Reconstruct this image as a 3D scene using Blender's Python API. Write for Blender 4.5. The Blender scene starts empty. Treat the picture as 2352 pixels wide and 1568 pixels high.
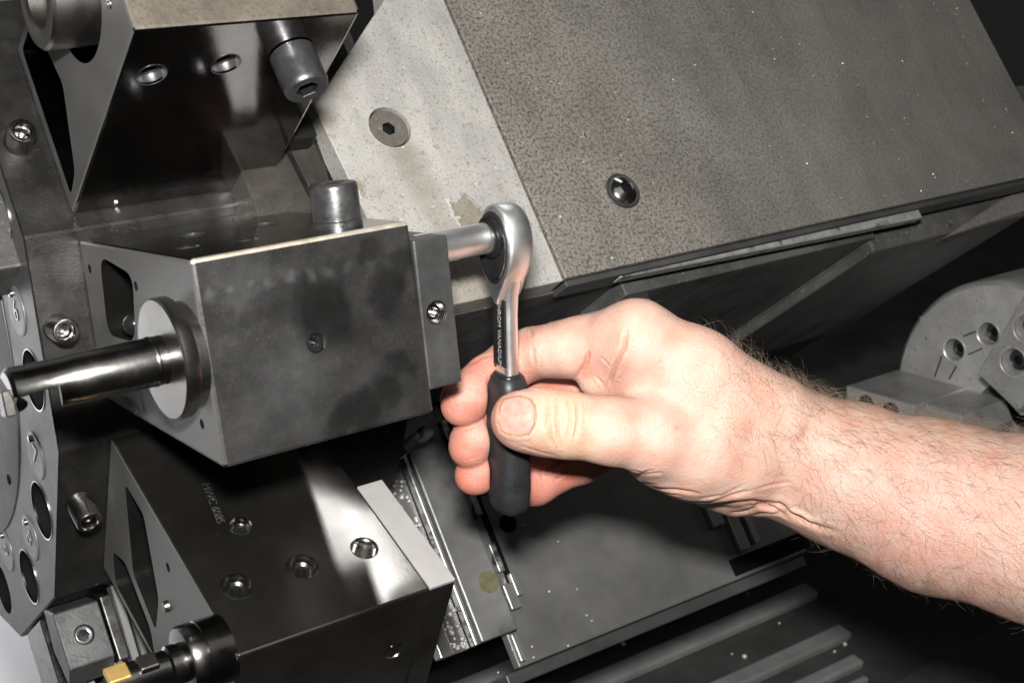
import bpy, bmesh, math, random
import numpy as np
from mathutils import Matrix, Vector
from mathutils.bvhtree import BVHTree

random.seed(7); np.random.seed(7)
SC = bpy.context.scene
COL = SC.collection

# ------------------------------------------------------------------ camera
# world axes: X along the lathe spindle, Z up, Y away from the operator (metres)
FPX, CX, CY = 3200.0, 1176.0, 784.0           # focal length and centre on a 2352 x 1568 plate
def _n(v):
    v = np.array(v, float); return v/np.linalg.norm(v)
_A = _n([4724, 1154, -3200]); _U = np.array([.056, .911, .412]); _U = _n(_U-_A*_U.dot(_A))
R = np.stack([_A, np.cross(_U, _A), _U])       # world = R @ camera
cam_d = bpy.data.cameras.new('camera'); cam = bpy.data.objects.new('camera', cam_d); COL.objects.link(cam)
cam.matrix_world = Matrix(R.tolist()).to_4x4()
cam_d.sensor_width = 36; cam_d.lens = 36*FPX/2352; cam_d.clip_start = .01; cam_d.clip_end = 20
cam_d.dof.use_dof = True; cam_d.dof.focus_distance = .545; cam_d.dof.aperture_fstop = 24
SC.camera = cam
SC.cycles.blur_glossy = 0.0

# ------------------------------------------------------------------ world and lamps
W = bpy.data.worlds.new('World'); SC.world = W; W.use_nodes = True
W.node_tree.nodes['Background'].inputs[0].default_value = (1, .98, .95, 1)
W.node_tree.nodes['Background'].inputs[1].default_value = .012
def lamp(name, cam_or_world, loc, target, size, power, col=(1, 1, 1)):
    d = bpy.data.lights.new(name, 'AREA'); d.shape = 'RECTANGLE'; d.size, d.size_y = size; d.energy = power; d.color = col
    o = bpy.data.objects.new(name, d); COL.objects.link(o)
    p = Vector(R@np.array(loc)) if cam_or_world == 'cam' else Vector(loc)
    o.location = p; o.rotation_euler = (Vector(target)-p).to_track_quat('-Z', 'Y').to_euler()
    return o
lamp('camera_flash', 'cam', (-.004, .075, .012), R@np.array([0, -.02, -.55]), (.055, .03), 10.0, (1, .985, .965))
lamp('enclosure_lamp', 'world', (.668, .90, .60), (.668, .90, -.3), (.055, .56), 1.2, (.97, .98, 1))
lamp('added_overhead_fill', 'world', (.1, -.55, 1.15), (.3, .45, -.2), (1.7, 1.1), 3.0, (1, .98, .95))  # added unseen fill above and behind the camera, brightens reflections and shadows
lamp('added_wall_fill', 'world', (-.02, .80, -.42), (.16, 1.05, -.70), (.3, .3), 4.5, (.97, .98, 1))  # added unseen fill behind the turret, only to brighten the back wall
VS = SC.view_settings; VS.view_transform = 'Standard'; VS.look = 'None'; VS.exposure = 0; VS.gamma = 1; VS.use_curve_mapping = False

# ------------------------------------------------------------------ helpers: points
def ray(u, v): return R@np.array([(u-CX)/FPX, -(v-CY)/FPX, -1.])
def at_depth(u, v, d): return ray(u, v)*d
def at_x(u, v, x):
    r = ray(u, v); return r*(x/r[0])
def on_plane(u, v, P, N):
    r = ray(u, v); return r*(np.dot(P, N)/np.dot(r, N))
def project(p):
    c = np.asarray(p)@R
    return CX+FPX*c[..., 0]/-c[..., 2], CY-FPX*c[..., 1]/-c[..., 2]

# ------------------------------------------------------------------ helpers: materials
def mat(name, col, rough=.5, metal=0., scale=40., var=.25, rvar=.12, bump=.0, bscale=300., dark=None, dark_scale=25., dark_cut=(.52, .62), spec=.5, speck=None, stretch=None):
    m = bpy.data.materials.new(name); m.use_nodes = True; nt = m.node_tree; N = nt.nodes; L = nt.links
    b = N['Principled BSDF']; b.inputs['Metallic'].default_value = metal; b.inputs['Specular IOR Level'].default_value = spec
    tc = N.new('ShaderNodeTexCoord'); co = tc.outputs['Object']
    if stretch:
        mp = N.new('ShaderNodeMapping'); mp.inputs['Scale'].default_value = stretch; L.new(co, mp.inputs[0]); cs = mp.outputs[0]
    else: cs = co
    n1 = N.new('ShaderNodeTexNoise'); n1.inputs['Scale'].default_value = scale; n1.inputs['Detail'].default_value = 6; n1.inputs['Roughness'].default_value = .65; L.new(cs, n1.inputs['Vector'])
    mr = N.new('ShaderNodeMapRange'); mr.inputs[1].default_value = .25; mr.inputs[2].default_value = .75; mr.inputs[3].default_value = 1-var; mr.inputs[4].default_value = 1+var; L.new(n1.outputs[0], mr.inputs[0])
    mul = N.new('ShaderNodeVectorMath'); mul.operation = 'SCALE'; mul.inputs[0].default_value = col; L.new(mr.outputs[0], mul.inputs['Scale']); cur = mul.outputs[0]
    r = N.new('ShaderNodeMapRange'); r.inputs[1].default_value = .3; r.inputs[2].default_value = .7; r.inputs[3].default_value = max(.02, rough-rvar); r.inputs[4].default_value = min(1, rough+rvar); L.new(n1.outputs[0], r.inputs[0]); rcur = r.outputs[0]
    def mask(scale, lo, hi, det=5):
        n = N.new('ShaderNodeTexNoise'); n.inputs['Scale'].default_value = scale; n.inputs['Detail'].default_value = det; n.inputs['Roughness'].default_value = .6; L.new(co, n.inputs['Vector'])
        k = N.new('ShaderNodeMapRange'); k.inputs[1].default_value = lo; k.inputs[2].default_value = hi; L.new(n.outputs[0], k.inputs[0]); return k.outputs[0]
    def mixc(fac, c):
        nonlocal cur
        x = N.new('ShaderNodeMix'); x.data_type = 'RGBA'; L.new(fac, x.inputs[0]); L.new(cur, x.inputs[6]); x.inputs[7].default_value = (*c, 1); cur = x.outputs[2]
    if dark: mixc(mask(dark_scale, *dark_cut), dark)
    for s in (speck or []): mixc(mask(s[0], s[1], s[2], 2), s[3])
    L.new(cur, b.inputs['Base Color']); L.new(rcur, b.inputs['Roughness'])
    if bump:
        nb = N.new('ShaderNodeTexNoise'); nb.inputs['Scale'].default_value = bscale; nb.inputs['Detail'].default_value = 4; L.new(cs, nb.inputs['Vector'])
        bp = N.new('ShaderNodeBump'); bp.inputs['Strength'].default_value = bump; bp.inputs['Distance'].default_value = .0006; L.new(nb.outputs[0], bp.inputs['Height']); L.new(bp.outputs[0], b.inputs['Normal'])
    m['fin'] = 1
    return m
def nodes_of(m):
    nt = m.node_tree; return nt, nt.nodes, nt.links, nt.nodes['Principled BSDF']
def blot(m, pts, col, k=.5, warp=.004, wscale=120.):
    """stains with a shape of their own: (x,y,z,radius,softness, strength) in object space"""
    nt, N, L, b = nodes_of(m)
    tc = N.new('ShaderNodeTexCoord'); nz = N.new('ShaderNodeTexNoise'); nz.inputs['Scale'].default_value = wscale; nz.inputs['Detail'].default_value = 4; L.new(tc.outputs['Object'], nz.inputs['Vector'])
    sub = N.new('ShaderNodeVectorMath'); sub.operation = 'SUBTRACT'; L.new(nz.outputs['Color'], sub.inputs[0]); sub.inputs[1].default_value = (.5, .5, .5)
    sc = N.new('ShaderNodeVectorMath'); sc.operation = 'SCALE'; L.new(sub.outputs[0], sc.inputs[0]); sc.inputs['Scale'].default_value = warp*4
    ad = N.new('ShaderNodeVectorMath'); L.new(tc.outputs['Object'], ad.inputs[0]); L.new(sc.outputs[0], ad.inputs[1])
    tot = None
    for (x, y, z, r, soft, st) in pts:
        d = N.new('ShaderNodeVectorMath'); d.operation = 'DISTANCE'; L.new(ad.outputs[0], d.inputs[0]); d.inputs[1].default_value = (x, y, z)
        k_ = N.new('ShaderNodeMapRange'); k_.interpolation_type = 'SMOOTHSTEP'; k_.inputs[1].default_value = r+soft; k_.inputs[2].default_value = max(0, r-soft); k_.inputs[3].default_value = 0; k_.inputs[4].default_value = st; L.new(d.outputs['Value'], k_.inputs[0])
        if tot is None: tot = k_.outputs[0]
        else:
            mx = N.new('ShaderNodeMath'); mx.operation = 'MAXIMUM'; L.new(tot, mx.inputs[0]); L.new(k_.outputs[0], mx.inputs[1]); tot = mx.outputs[0]
    src = b.inputs['Base Color'].links[0].from_socket
    mx = N.new('ShaderNodeMix'); mx.data_type = 'RGBA'; L.new(tot, mx.inputs[0]); L.new(src, mx.inputs[6]); mx.inputs[7].default_value = (*col, 1); L.new(mx.outputs[2], b.inputs['Base Color'])
    return m

def milling(m):
    nt, N, L, b = nodes_of(m); tc = N.new('ShaderNodeTexCoord'); mp = N.new('ShaderNodeMapping'); mp.inputs['Location'].default_value = (.075, .035, -.15); L.new(tc.outputs['Object'], mp.inputs[0])
    w = N.new('ShaderNodeTexWave'); w.wave_type = 'RINGS'; w.rings_direction = 'SPHERICAL'; w.inputs['Scale'].default_value = 230; w.inputs['Distortion'].default_value = 9; w.inputs['Detail'].default_value = 3; w.inputs['Detail Scale'].default_value = 3; L.new(mp.outputs[0], w.inputs['Vector'])
    bp = N.new('ShaderNodeBump'); bp.inputs['Strength'].default_value = .12; bp.inputs['Distance'].default_value = .0002; L.new(w.outputs['Fac'], bp.inputs['Height'])
    if b.inputs['Normal'].links: L.new(b.inputs['Normal'].links[0].from_socket, bp.inputs['Normal'])
    L.new(bp.outputs[0], b.inputs['Normal'])
M = {}
M['oxide'] = mat('black_oxide_steel', (.19, .180, .166), .15, .97, 30, .35, .07, .010, 900, speck=[(900, .66, .72, (.16, .15, .14))])
M['oxide_mirror'] = mat('ground_mirror_steel', (.34, .33, .33), .11, 1, 30, .3, .05, .03, 900)
M['oxide_side'] = mat('phosphated_grey_steel', (.125, .123, .119), .48, .55, 60, .12, .06, .10, 1400)
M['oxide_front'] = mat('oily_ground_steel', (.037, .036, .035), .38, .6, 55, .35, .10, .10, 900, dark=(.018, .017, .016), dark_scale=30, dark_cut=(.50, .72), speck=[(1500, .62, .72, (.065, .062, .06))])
M['drum'] = mat('milled_turret_steel', (.080, .077, .073), .30, .9, 60, .25, .08, .05, 700)
milling(M['drum'])
M['disc'] = mat('grey_turret_face', (.115, .113, .111), .48, .5, 90, .08, .05, .06, 1500)
M['badge'] = mat('etched_number_badge', (.16, .155, .148), .45, .5, 200, .25, .08, .2, 900)
M['chrome'] = mat('satin_chrome', (.90, .90, .89), .40, 1, 60, .05, .05, .02, 2000)
M['steel'] = mat('bright_turned_steel', (.45, .44, .42), .20, 1, 80, .12, .06, .05, 600, stretch=(1, 1, 1))
M['bar'] = mat('polished_bar_steel', (.15, .145, .137), .22, 1, 60, .2, .07)
M['flange'] = mat('turned_flange_steel', (.21, .20, .185), .34, 1, 60, .1, .06, .08, 900)
M['screw'] = mat('blackened_screw', (.10, .10, .10), .33, .8, 200, .3, .1, .05, 900)
M['screw_dark'] = mat('oily_black_screw', (.03, .03, .03), .22, .7, 200, .3, .08)
M['hole'] = mat('black_bore', (.006, .006, .006), .9, 0, spec=.05)
M['grip'] = mat('black_rubber', (.012, .012, .013), .52, 0, 90, .25, .08, .12, 1500, speck=[(1800, .60, .75, (.05, .05, .05))])
M['inlay'] = mat('black_plastic', (.012, .012, .013), .33, 0, 200, .2, .05)
M['print'] = mat('worn_silver_print', (.22, .22, .22), .5, 0, 300, .4, .1)
M['plate'] = mat('grey_machine_paint', (.285, .276, .257), .56, 0, 45, .12, .08, .5, 520, speck=[(1100, .60, .68, (.13, .115, .09)), (300, .60, .70, (.20, .185, .155))])
M['brown'] = mat('oil_stained_casting', (.085, .074, .058), .42, .1, 60, .35, .1, .5, 420, speck=[(900, .50, .75, (.055, .047, .037))])
M['dark_casting'] = mat('dark_oily_casting', (.032, .029, .025), .35, .2, 60, .4, .12, .5, 420, speck=[(700, .55, .75, (.03, .026, .02))])
M['panel'] = mat('dusty_brown_grey_paint', (.152, .141, .123), .48, 0, 22, .24, .12, .8, 520, speck=[(680, .47, .62, (.060, .053, .043)), (1500, .56, .70, (.225, .21, .185)), (170, .58, .74, (.085, .076, .065))])
def panel_zones(m):
    nt, N, L, b = nodes_of(m); tc = N.new('ShaderNodeTexCoord'); sp = N.new('ShaderNodeSeparateXYZ'); L.new(tc.outputs['Object'], sp.inputs[0])
    nz = N.new('ShaderNodeTexNoise'); nz.inputs['Scale'].default_value = 9; nz.inputs['Detail'].default_value = 5; L.new(tc.outputs['Object'], nz.inputs['Vector'])
    a = N.new('ShaderNodeMath'); a.operation = 'MULTIPLY_ADD'; L.new(nz.outputs[0], a.inputs[0]); a.inputs[1].default_value = .22; L.new(sp.outputs[0], a.inputs[2])
    k = N.new('ShaderNodeMapRange'); k.inputs[1].default_value = .14; k.inputs[2].default_value = .33; k.inputs[4].default_value = .75; L.new(a.outputs[0], k.inputs[0])
    src = b.inputs['Base Color'].links[0].from_socket; mx = N.new('ShaderNodeMix'); mx.data_type = 'RGBA'; L.new(k.outputs[0], mx.inputs[0]); L.new(src, mx.inputs[6]); mx.inputs[7].default_value = (.112, .108, .098, 1); L.new(mx.outputs[2], b.inputs['Base Color'])
def streaks(m, stretch, amt, lo=.4, hi=.66):
    nt, N, L, b = nodes_of(m); tc = N.new('ShaderNodeTexCoord'); mp = N.new('ShaderNodeMapping'); mp.inputs['Scale'].default_value = stretch; L.new(tc.outputs['Object'], mp.inputs[0])
    nz = N.new('ShaderNodeTexNoise'); nz.inputs['Scale'].default_value = 1; nz.inputs['Detail'].default_value = 5; nz.inputs['Distortion'].default_value = .5; L.new(mp.outputs[0], nz.inputs['Vector'])
    k = N.new('ShaderNodeMapRange'); k.inputs[1].default_value = lo; k.inputs[2].default_value = hi; k.inputs[3].default_value = 1; k.inputs[4].default_value = 1-amt; L.new(nz.outputs[0], k.inputs[0])
    src = b.inputs['Base Color'].links[0].from_socket; v = N.new('ShaderNodeVectorMath'); v.operation = 'SCALE'; L.new(src, v.inputs[0]); L.new(k.outputs[0], v.inputs['Scale']); L.new(v.outputs[0], b.inputs['Base Color'])
panel_zones(M['panel']); streaks(M['panel'], (55, 9, 9), .14); streaks(M['panel'], (14, 16, 14), .20)
streaks(M['plate'], (70, 14, 14), .16); streaks(M['plate'], (30, 30, 30), .14)
M['lit_edge'] = mat('lit_worn_edge', (.19, .19, .185), .45, .2, 200, .3, .1, .3, 500, dark=(.05, .05, .048), dark_scale=190, dark_cut=(.58, .66))  # lit lower panel edge painted in as lighter grey, with wear patches
M['black_cast'] = mat('black_cast_paint', (.045, .044, .042), .48, 0, 40, .4, .12, .35, 350, speck=[(500, .62, .72, (.12, .118, .11))])
M['bed'] = mat('dark_bed_cover', (.115, .114, .111), .42, .35, 25, .25, .1, .10, 700)
M['bed_light'] = mat('wiped_bed_rail', (.42, .42, .41), .30, .8, 60, .2, .1, .1, 500)
M['strip'] = mat('greasy_guide_strip', (.17, .169, .165), .40, .4, 18, .4, .12, .1, 600, dark=(.05, .049, .047), dark_scale=14, dark_cut=(.52, .66))
M['olive'] = mat('olive_plug', (.10, .09, .05), .5, 0, 200, .3, .1)
M['rail_worn'] = mat('worn_patchy_rail', (.36, .36, .35), .35, .6, 90, .4, .1, .1, 500, dark=(.06, .06, .06), dark_scale=120, dark_cut=(.5, .6))
M['tray'] = mat('black_chip_tray', (.040, .040, .039), .45, .2, 25, .4, .1, .15, 500)
M['rib'] = mat('grey_tray_rib', (.20, .20, .195), .42, .3, 30, .25, .1, .1, 500)
M['wall'] = mat('white_cabinet_paint', (.62, .62, .63), .6, 0, 4, .12, .05)
M['chuck'] = mat('ground_chuck_steel', (.34, .335, .325), .38, .45, 40, .22, .08, .10, 900, speck=[(300, .66, .74, (.10, .10, .10))])
M['rim'] = mat('painted_rim_glint', (.62, .61, .59), .38, .8, 60, .15, .08, .05, 600)  # lamp reflection on the chuck edges painted in as brighter metal
M['etch'] = mat('faint_laser_etch', (.24, .235, .23), .55, .3, 700, .7, .1)
M['jaw'] = mat('blued_jaw_steel', (.27, .266, .258), .36, .45, 50, .3, .1, .10, 900, speck=[(350, .64, .72, (.07, .07, .07))])
M['gold'] = mat('gold_coated_carbide', (.75, .50, .17), .35, .8, 200, .1, .05)
M['chip'] = mat('bright_swarf', (.75, .74, .72), .25, 1, 300, .1, .05)
M['dust'] = mat('pale_swarf_dust', (.45, .44, .41), .4, .3, 300, .2, .1)
M['endplate'] = mat('zinc_grey_plate', (.33, .322, .31), .5, .35, 120, .08, .05, .1, 1200)
M['endplate_dark'] = mat('scuffed_grey_plate', (.07, .07, .069), .40, .6, 60, .3, .08, .12, 900)
M['glint_edge'] = mat('painted_edge_glint', (.52, .47, .38), .42, .7, 200, .15, .1)  # light caught on the chamfer, painted in as brighter tan steel
M['polish'] = mat('wiped_steel_land', (.52, .50, .45), .32, .9, 30, .2, .1, .1, 300)

# ------------------------------------------------------------------ helpers: meshes
def link(name, bm_or_me, m, parent=None, smooth=False, frame=None):
    if isinstance(bm_or_me, bmesh.types.BMesh):
        me = bpy.data.meshes.new(name); bmesh.ops.recalc_face_normals(bm_or_me, faces=bm_or_me.faces); bm_or_me.to_mesh(me); bm_or_me.free()
    else: me = bm_or_me
    o = bpy.data.objects.new(name, me); COL.objects.link(o)
    if m is not None and not me.materials: me.materials.append(M[m] if isinstance(m, str) else m)
    if smooth:
        me.polygons.foreach_set('use_smooth', [True]*len(me.polygons))
        if smooth is not True: me.set_sharp_from_angle(angle=math.radians(smooth))
    if parent is not None: o.parent = parent
    if frame is not None: o.matrix_local = frame
    return o
def empty(name, frame, label, cat, group=None):
    o = bpy.data.objects.new(name, None); COL.objects.link(o); o.empty_display_size = .01; o.matrix_world = frame
    tag(o, label, cat, group); return o
def tag(o, label, cat=None, group=None, kind=None):
    if label: o['label'] = label
    if cat: o['category'] = cat
    if group: o['group'] = group
    if kind: o['kind'] = kind
    return o
def frame_of(origin, x, y, z):
    m = Matrix.Identity(4)
    for i, a in enumerate((x, y, z)):
        for j in range(3): m[j][i] = float(a[j])
    for j in range(3): m[j][3] = float(origin[j])
    return m
def look(origin, z, up=(0, 0, 1)):
    z = Vector([float(a) for a in z]).normalized(); upv = Vector(up)
    if abs(z.dot(upv)) > .97: upv = Vector((1, 0, 0))
    x = upv.cross(z).normalized(); y = z.cross(x); return frame_of(origin, x, y, z)
def bm_box(x0, x1, y0, y1, z0, z1, bev=0., seg=2, bm=None):
    bm = bm or bmesh.new()
    vs = [bm.verts.new((x, y, z)) for x in (x0, x1) for y in (y0, y1) for z in (z0, z1)]
    fs = [(0, 1, 3, 2), (4, 6, 7, 5), (0, 4, 5, 1), (2, 3, 7, 6), (0, 2, 6, 4), (1, 5, 7, 3)]
    ff = [bm.faces.new([vs[i] for i in f]) for f in fs]
    if bev:
        es = list({e for f in ff for e in f.edges}); bmesh.ops.bevel(bm, geom=es, offset=bev, segments=seg, profile=.5, affect='EDGES')
    return bm
def bm_prism(poly, a0, a1, axis='x', bev=0., seg=2):
    """poly: 2D points; extruded along axis; axis x -> (a, p0, p1), z -> (p0, p1, a)"""
    bm = bmesh.new()
    def P(p, a): return (a, p[0], p[1]) if axis == 'x' else ((p[0], a, p[1]) if axis == 'y' else (p[0], p[1], a))
    v0 = [bm.verts.new(P(p, a0)) for p in poly]; v1 = [bm.verts.new(P(p, a1)) for p in poly]; n = len(poly)
    bm.faces.new(v0); bm.faces.new(list(reversed(v1)))
    for i in range(n): bm.faces.new((v0[i], v1[i], v1[(i+1) % n], v0[(i+1) % n]))
    bmesh.ops.recalc_face_normals(bm, faces=bm.faces)
    if bev: bmesh.ops.bevel(bm, geom=list(bm.edges), offset=bev, segments=seg, profile=.5, affect='EDGES')
    return bm
def bm_loft(rings, cap0=True, cap1=True, bm=None, close=True):
    bm = bm or bmesh.new(); V = [[bm.verts.new(tuple(float(c) for c in p)) for p in r] for r in rings]; n = len(rings[0])
    for a, b in zip(V[:-1], V[1:]):
        for i in range(n if close else n-1): bm.faces.new((a[i], a[(i+1) % n], b[(i+1) % n], b[i]))
    if cap0: bm.faces.new(list(reversed(V[0])))
    if cap1: bm.faces.new(V[-1])
    return bm
def circ(r, z, n=32, hexa=False, ph=0.):
    out = []
    for i in range(n):
        a = 2*math.pi*i/n; q = r
        if hexa: q = r*math.cos(math.pi/6)/math.cos(((a+ph) % (math.pi/3))-math.pi/6)
        out.append((q*math.cos(a), q*math.sin(a), z))
    return out
def bm_lathe(prof, n=32, cap0=True, cap1=True): return bm_loft([circ(r, z, n) for r, z in prof], cap0, cap1)
def rot_x(): return Matrix(((0, 0, 1, 0), (1, 0, 0, 0), (0, 1, 0, 0), (0, 0, 0, 1)))   # local z -> x
def bake(o, cutters):
    """boolean holes, applied"""
    for c in cutters:
        md = o.modifiers.new('cut', 'BOOLEAN'); md.operation = 'DIFFERENCE'; md.object = c; md.solver = 'EXACT'
    dg = bpy.context.evaluated_depsgraph_get(); me = bpy.data.meshes.new_from_object(o.evaluated_get(dg))
    o.modifiers.clear(); old = o.data; o.data = me; bpy.data.meshes.remove(old)
    for c in cutters: bpy.data.objects.remove(c)
    return o
def cutter(bm, parent, frame=None): return link('cutter', bm, None, parent, False, frame)
def text_mesh(name, s, size, frame, m, parent, depth=.00012, sx=1.):
    c = bpy.data.curves.new(name, 'FONT'); c.body = s; c.size = size; c.extrude = depth; c.align_x = 'CENTER'; c.align_y = 'CENTER'; c.resolution_u = 3
    t = bpy.data.objects.new(name, c); COL.objects.link(t); dg = bpy.context.evaluated_depsgraph_get()
    me = bpy.data.meshes.new_from_object(t.evaluated_get(dg)); bpy.data.objects.remove(t)
    me.transform(Matrix.Diagonal((sx, 1, 1, 1)))
    return link(name, me, m, parent, False, frame)
def socket_screw(name, parent, frame, r, h, hexr, depth, m, m2='hole', flat=False, dome=0., n=48, knurl=False):
    """screw head along local z, base at z=0"""
    if flat: rings = [circ(r*.6, -h, n), circ(r, -.0004, n), circ(r*.985, 0, n)]
    elif dome:
        rings = [circ(r, 0, n), circ(r, h*.12, n)]
        for k in range(1, 7):
            a = k/7*math.pi/2; rr = r*math.cos(a)
            if rr > hexr*1.25: rings.append(circ(rr, h*(.12+.88*math.sin(a)), n))
        top = rings[-1][0][2]; rings.append(circ(hexr*1.18, max(top, h*.97), n))
    else:
        kr = [(r*(1-.012*(i % 2)) if knurl else r) for i in range(n)]
        def kring(z): return [(kr[i]*math.cos(2*math.pi*i/n), kr[i]*math.sin(2*math.pi*i/n), z) for i in range(n)]
        rings = [kring(0), kring(h*.86), circ(r*.985, h*.9, n), circ(r*.95, h*.97, n), circ(r*.90, h, n), circ(hexr*1.22, h, n)]
    zt = rings[-1][0][2]
    rings += [circ(hexr*1.02, zt-.0002, n, True), circ(hexr, zt-.0005, n, True), circ(hexr, zt-depth, n, True)]
    bm = bm_loft(rings, True, True); bm.faces.ensure_lookup_table(); nf = len(bm.faces)
    dk = set(range((len(rings)-2)*n, (len(rings)-1)*n)) | {nf-1}
    for i in dk: bm.faces[i].material_index = 1
    o = link(name, bm, m, parent, 35, frame); o.data.materials.append(M[m2])
    return o

# ================================================================== the setting
S2 = 2**-.5
G = np.array([0, -S2, -S2]); H = np.array([0, S2, -S2]); XA = np.array([1., 0, 0])     # down the slant, into the bed
PC = at_depth(1295, 637, .58)                                                           # lower left corner of the big cover panel
SL = frame_of(PC, XA, -G, -H)              # slant frame: x along spindle, y up the slant, z out towards the operator

def struct(name, bm, m, frame=None, label=None):
    o = link(name, bm, m, None, False, frame); o['kind'] = 'structure'
    if label: o['label'] = label
    return o
struct('back_wall', bm_box(-1.6, .36, 1.05, 1.08, -1.6, 1.2), 'wall')
struct('chip_tray', bm_box(.255, 1.6, .30, 1.3, -.575, -.555), 'tray')

# ---- the big slanted cover panel
panel = empty('cover_panel', SL, 'large brown-grey slanted cover panel dusted with fine swarf', 'panel')
link('sheet', bm_box(.0008, .3460, -.0005, .30, -.004, 0, .0006), 'panel', panel)
link('edge_flange', bm_box(.0012, .3460, -.0036, -.0008, -.014, -.0022, .0006), 'tray', panel)
link('edge_strip', bm_prism([(.030, -.0040), (.2270, -.0040), (.2270, -.0088), (.150, -.0074), (.060, -.0054), (.030, -.0046)], -.0085, -.0026, 'z', .0005, 1), 'lit_edge', panel)
bfr = Matrix.Translation((.0486, .033, 0))
bs = socket_screw('button_screw', panel, bfr@Matrix.Rotation(.3, 4, 'Z'), .0074, .0042, .0028, .0028, 'steel', dome=1)
link('washer_ring', bm_lathe([(.0085, 0), (.0085, .0007), (.0078, .0009), (.0066, .0009)], 40), 'screw', panel, 40, bfr)

# ---- light grey painted plate to its left
gp = empty('casting_plate', SL, 'light grey painted plate with chipped paint behind the ratchet', 'plate')
poly = [(-.0005, -.0012), (-.0005, .30), (.0, .30), (-.0300, .150), (-.0750, .0975), (-.0825, .0935), (-.0775, .0433), (-.0795, -.0012)]
poly = [(-.0006, -.0012), (-.0006, .20), (-.012, .20), (-.0300, .139), (-.0748, .0985), (-.0815, .0950), (-.0775, .0433), (-.0770, -.0012)]
pl = link('sheet', bm_prism(poly, -.012, -.0002, 'z', .0004, 1), 'plate', gp)
bake(pl, [cutter(bm_lathe([(.0092, -.008), (.0094, .002)], 48), gp, Matrix.Translation((-.0518, .0790, 0)))])
socket_screw('countersunk_screw', gp, Matrix.Translation((-.0518, .0790, -.0011))@Matrix.Rotation(.2, 4, 'Z'), .0085, .004, .0031, .0035, mat('dull_brown_screw', (.125, .113, .098), .45, .4, 300, .25, .1), flat=True)
blot(M['plate'], [(-.0505+.0012*k, .0665-.0085*k, 0, .0065, .006, .72-.05*k) for k in range(8)] + [(-.078+.004*k, .103+.012*k, 0, .011, .010, .62) for k in range(5)] + [(-.081, .085, 0, .006, .006, .6)], (.145, .125, .095), warp=.0025, wscale=90)
blot(M['plate'], [(-.047, -.002, 0, .013, .006, .55), (-.036, .004, 0, .010, .006, .55), (-.046, .010, 0, .006, .004, .5)], (.125, .108, .08), warp=.0032, wscale=260)
M['primer'] = mat('bare_primer', (.150, .132, .104), .6, 0, 160, .22, .08, .5, 700, speck=[(800, .6, .7, (.08, .07, .055))])
def chip_patch(pts, sub=5, rough=.0005):
    rs_ = random.Random(len(pts)); out = []
    for i in range(len(pts)):
        p, q = pts[i], pts[(i+1) % len(pts)]
        for k in range(sub): t = k/sub; out.append((p[0]+(q[0]-p[0])*t+rs_.uniform(-rough, rough), p[1]+(q[1]-p[1])*t+rs_.uniform(-rough, rough)))
    c = (sum(p[0] for p in out)/len(out), sum(p[1] for p in out)/len(out))
    link('paint_chip', bm_loft([[(x, y, -.0005) for x, y in out], [(x, y, .00005) for x, y in out]]), 'primer', gp)
    rim = []
    for i, (x, y) in enumerate(out):
        d = math.hypot(x-c[0], y-c[1]); ux, uy = (x-c[0])/d, (y-c[1])/d; h_ = .00022+.00035*max(0, uy)*rs_.random()
        rim.append([(x-ux*.0001, y-uy*.0001, .0), (x+ux*.0001, y+uy*.0001, h_), (x+ux*.0005, y+uy*.0005, h_*.8), (x+ux*.0012, y+uy*.0012, -.0001)])
    rim.append(rim[0]); link('lifted_paint', bm_loft(rim, False, False, None, False), 'plate', gp, 50)
chip_patch([(-.0391, .0433), (-.0366, .0408), (-.0335, .0420), (-.0322, .0445), (-.0300, .0436), (-.0281, .0407), (-.0264, .0371), (-.0250, .0344), (-.0268, .0290), (-.0330, .0245), (-.0380, .0265), (-.0377, .0318), (-.0388, .0358)])
chip_patch([(-.0767, .0578), (-.0741, .0560), (-.0745, .0520), (-.0762, .0500), (-.0768, .0540)], 4, .0003)
chip_patch([(-.0500, .0180), (-.0478, .0170), (-.0482, .0110), (-.0500, .0075), (-.0512, .0120)], 4, .0004)
# raised flakes at the rim of the chipped paint
for k, (fx, fy, fr) in enumerate([(-.0382, .0345, .0011), (-.0372, .0505, .0013), (-.0405, .0850, .0010), (-.0395, .0845, .0007), (-.0300, .0500, .0007), (-.0405, .0245, .0008), (-.047, .041, .0007), (-.0285, .0290, .0009)]):
    pts = [(fr*(1+.5*random.random())*math.cos(a)*1.3, fr*(.5+.5*random.random())*math.sin(a)) for a in np.linspace(0, 2*math.pi, 8)[:-1]]
    bmf = bm_loft([[(x*.9, y*.9, 0) for x, y in pts], [(x, y, .0004+.0003*(y > 0)) for x, y in pts]])
    link('paint_flake', bmf, 'plate', gp, False, Matrix.Translation((fx, fy, -.0001)))

# ---- brown carriage casting left of the plate
cc = empty('carriage_casting', SL, 'oil-browned casting between turret and light grey plate', 'casting')
link('web', bm_prism([(-.1185, .030), (-.0842, .030), (-.0842, .0930), (-.0885, .1000), (-.1185, .095)], -.030, -.006, 'z', .0006, 1), 'dark_casting', cc)
link('rear_web', bm_box(-.24, -.030, .06, .30, -.060, -.034, .001), 'black_cast', cc)
link('key_block', bm_box(-.1000, -.0875, .0770, .0890, -.006, .0045, .0006), 'screw_dark', cc)
link('seam_strip', bm_prism([(-.0978, .0770), (-.0960, .0770), (-.0925, .040), (-.0936, .040)], -.006, -.0048, 'z'), 'screw_dark', cc)

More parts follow.
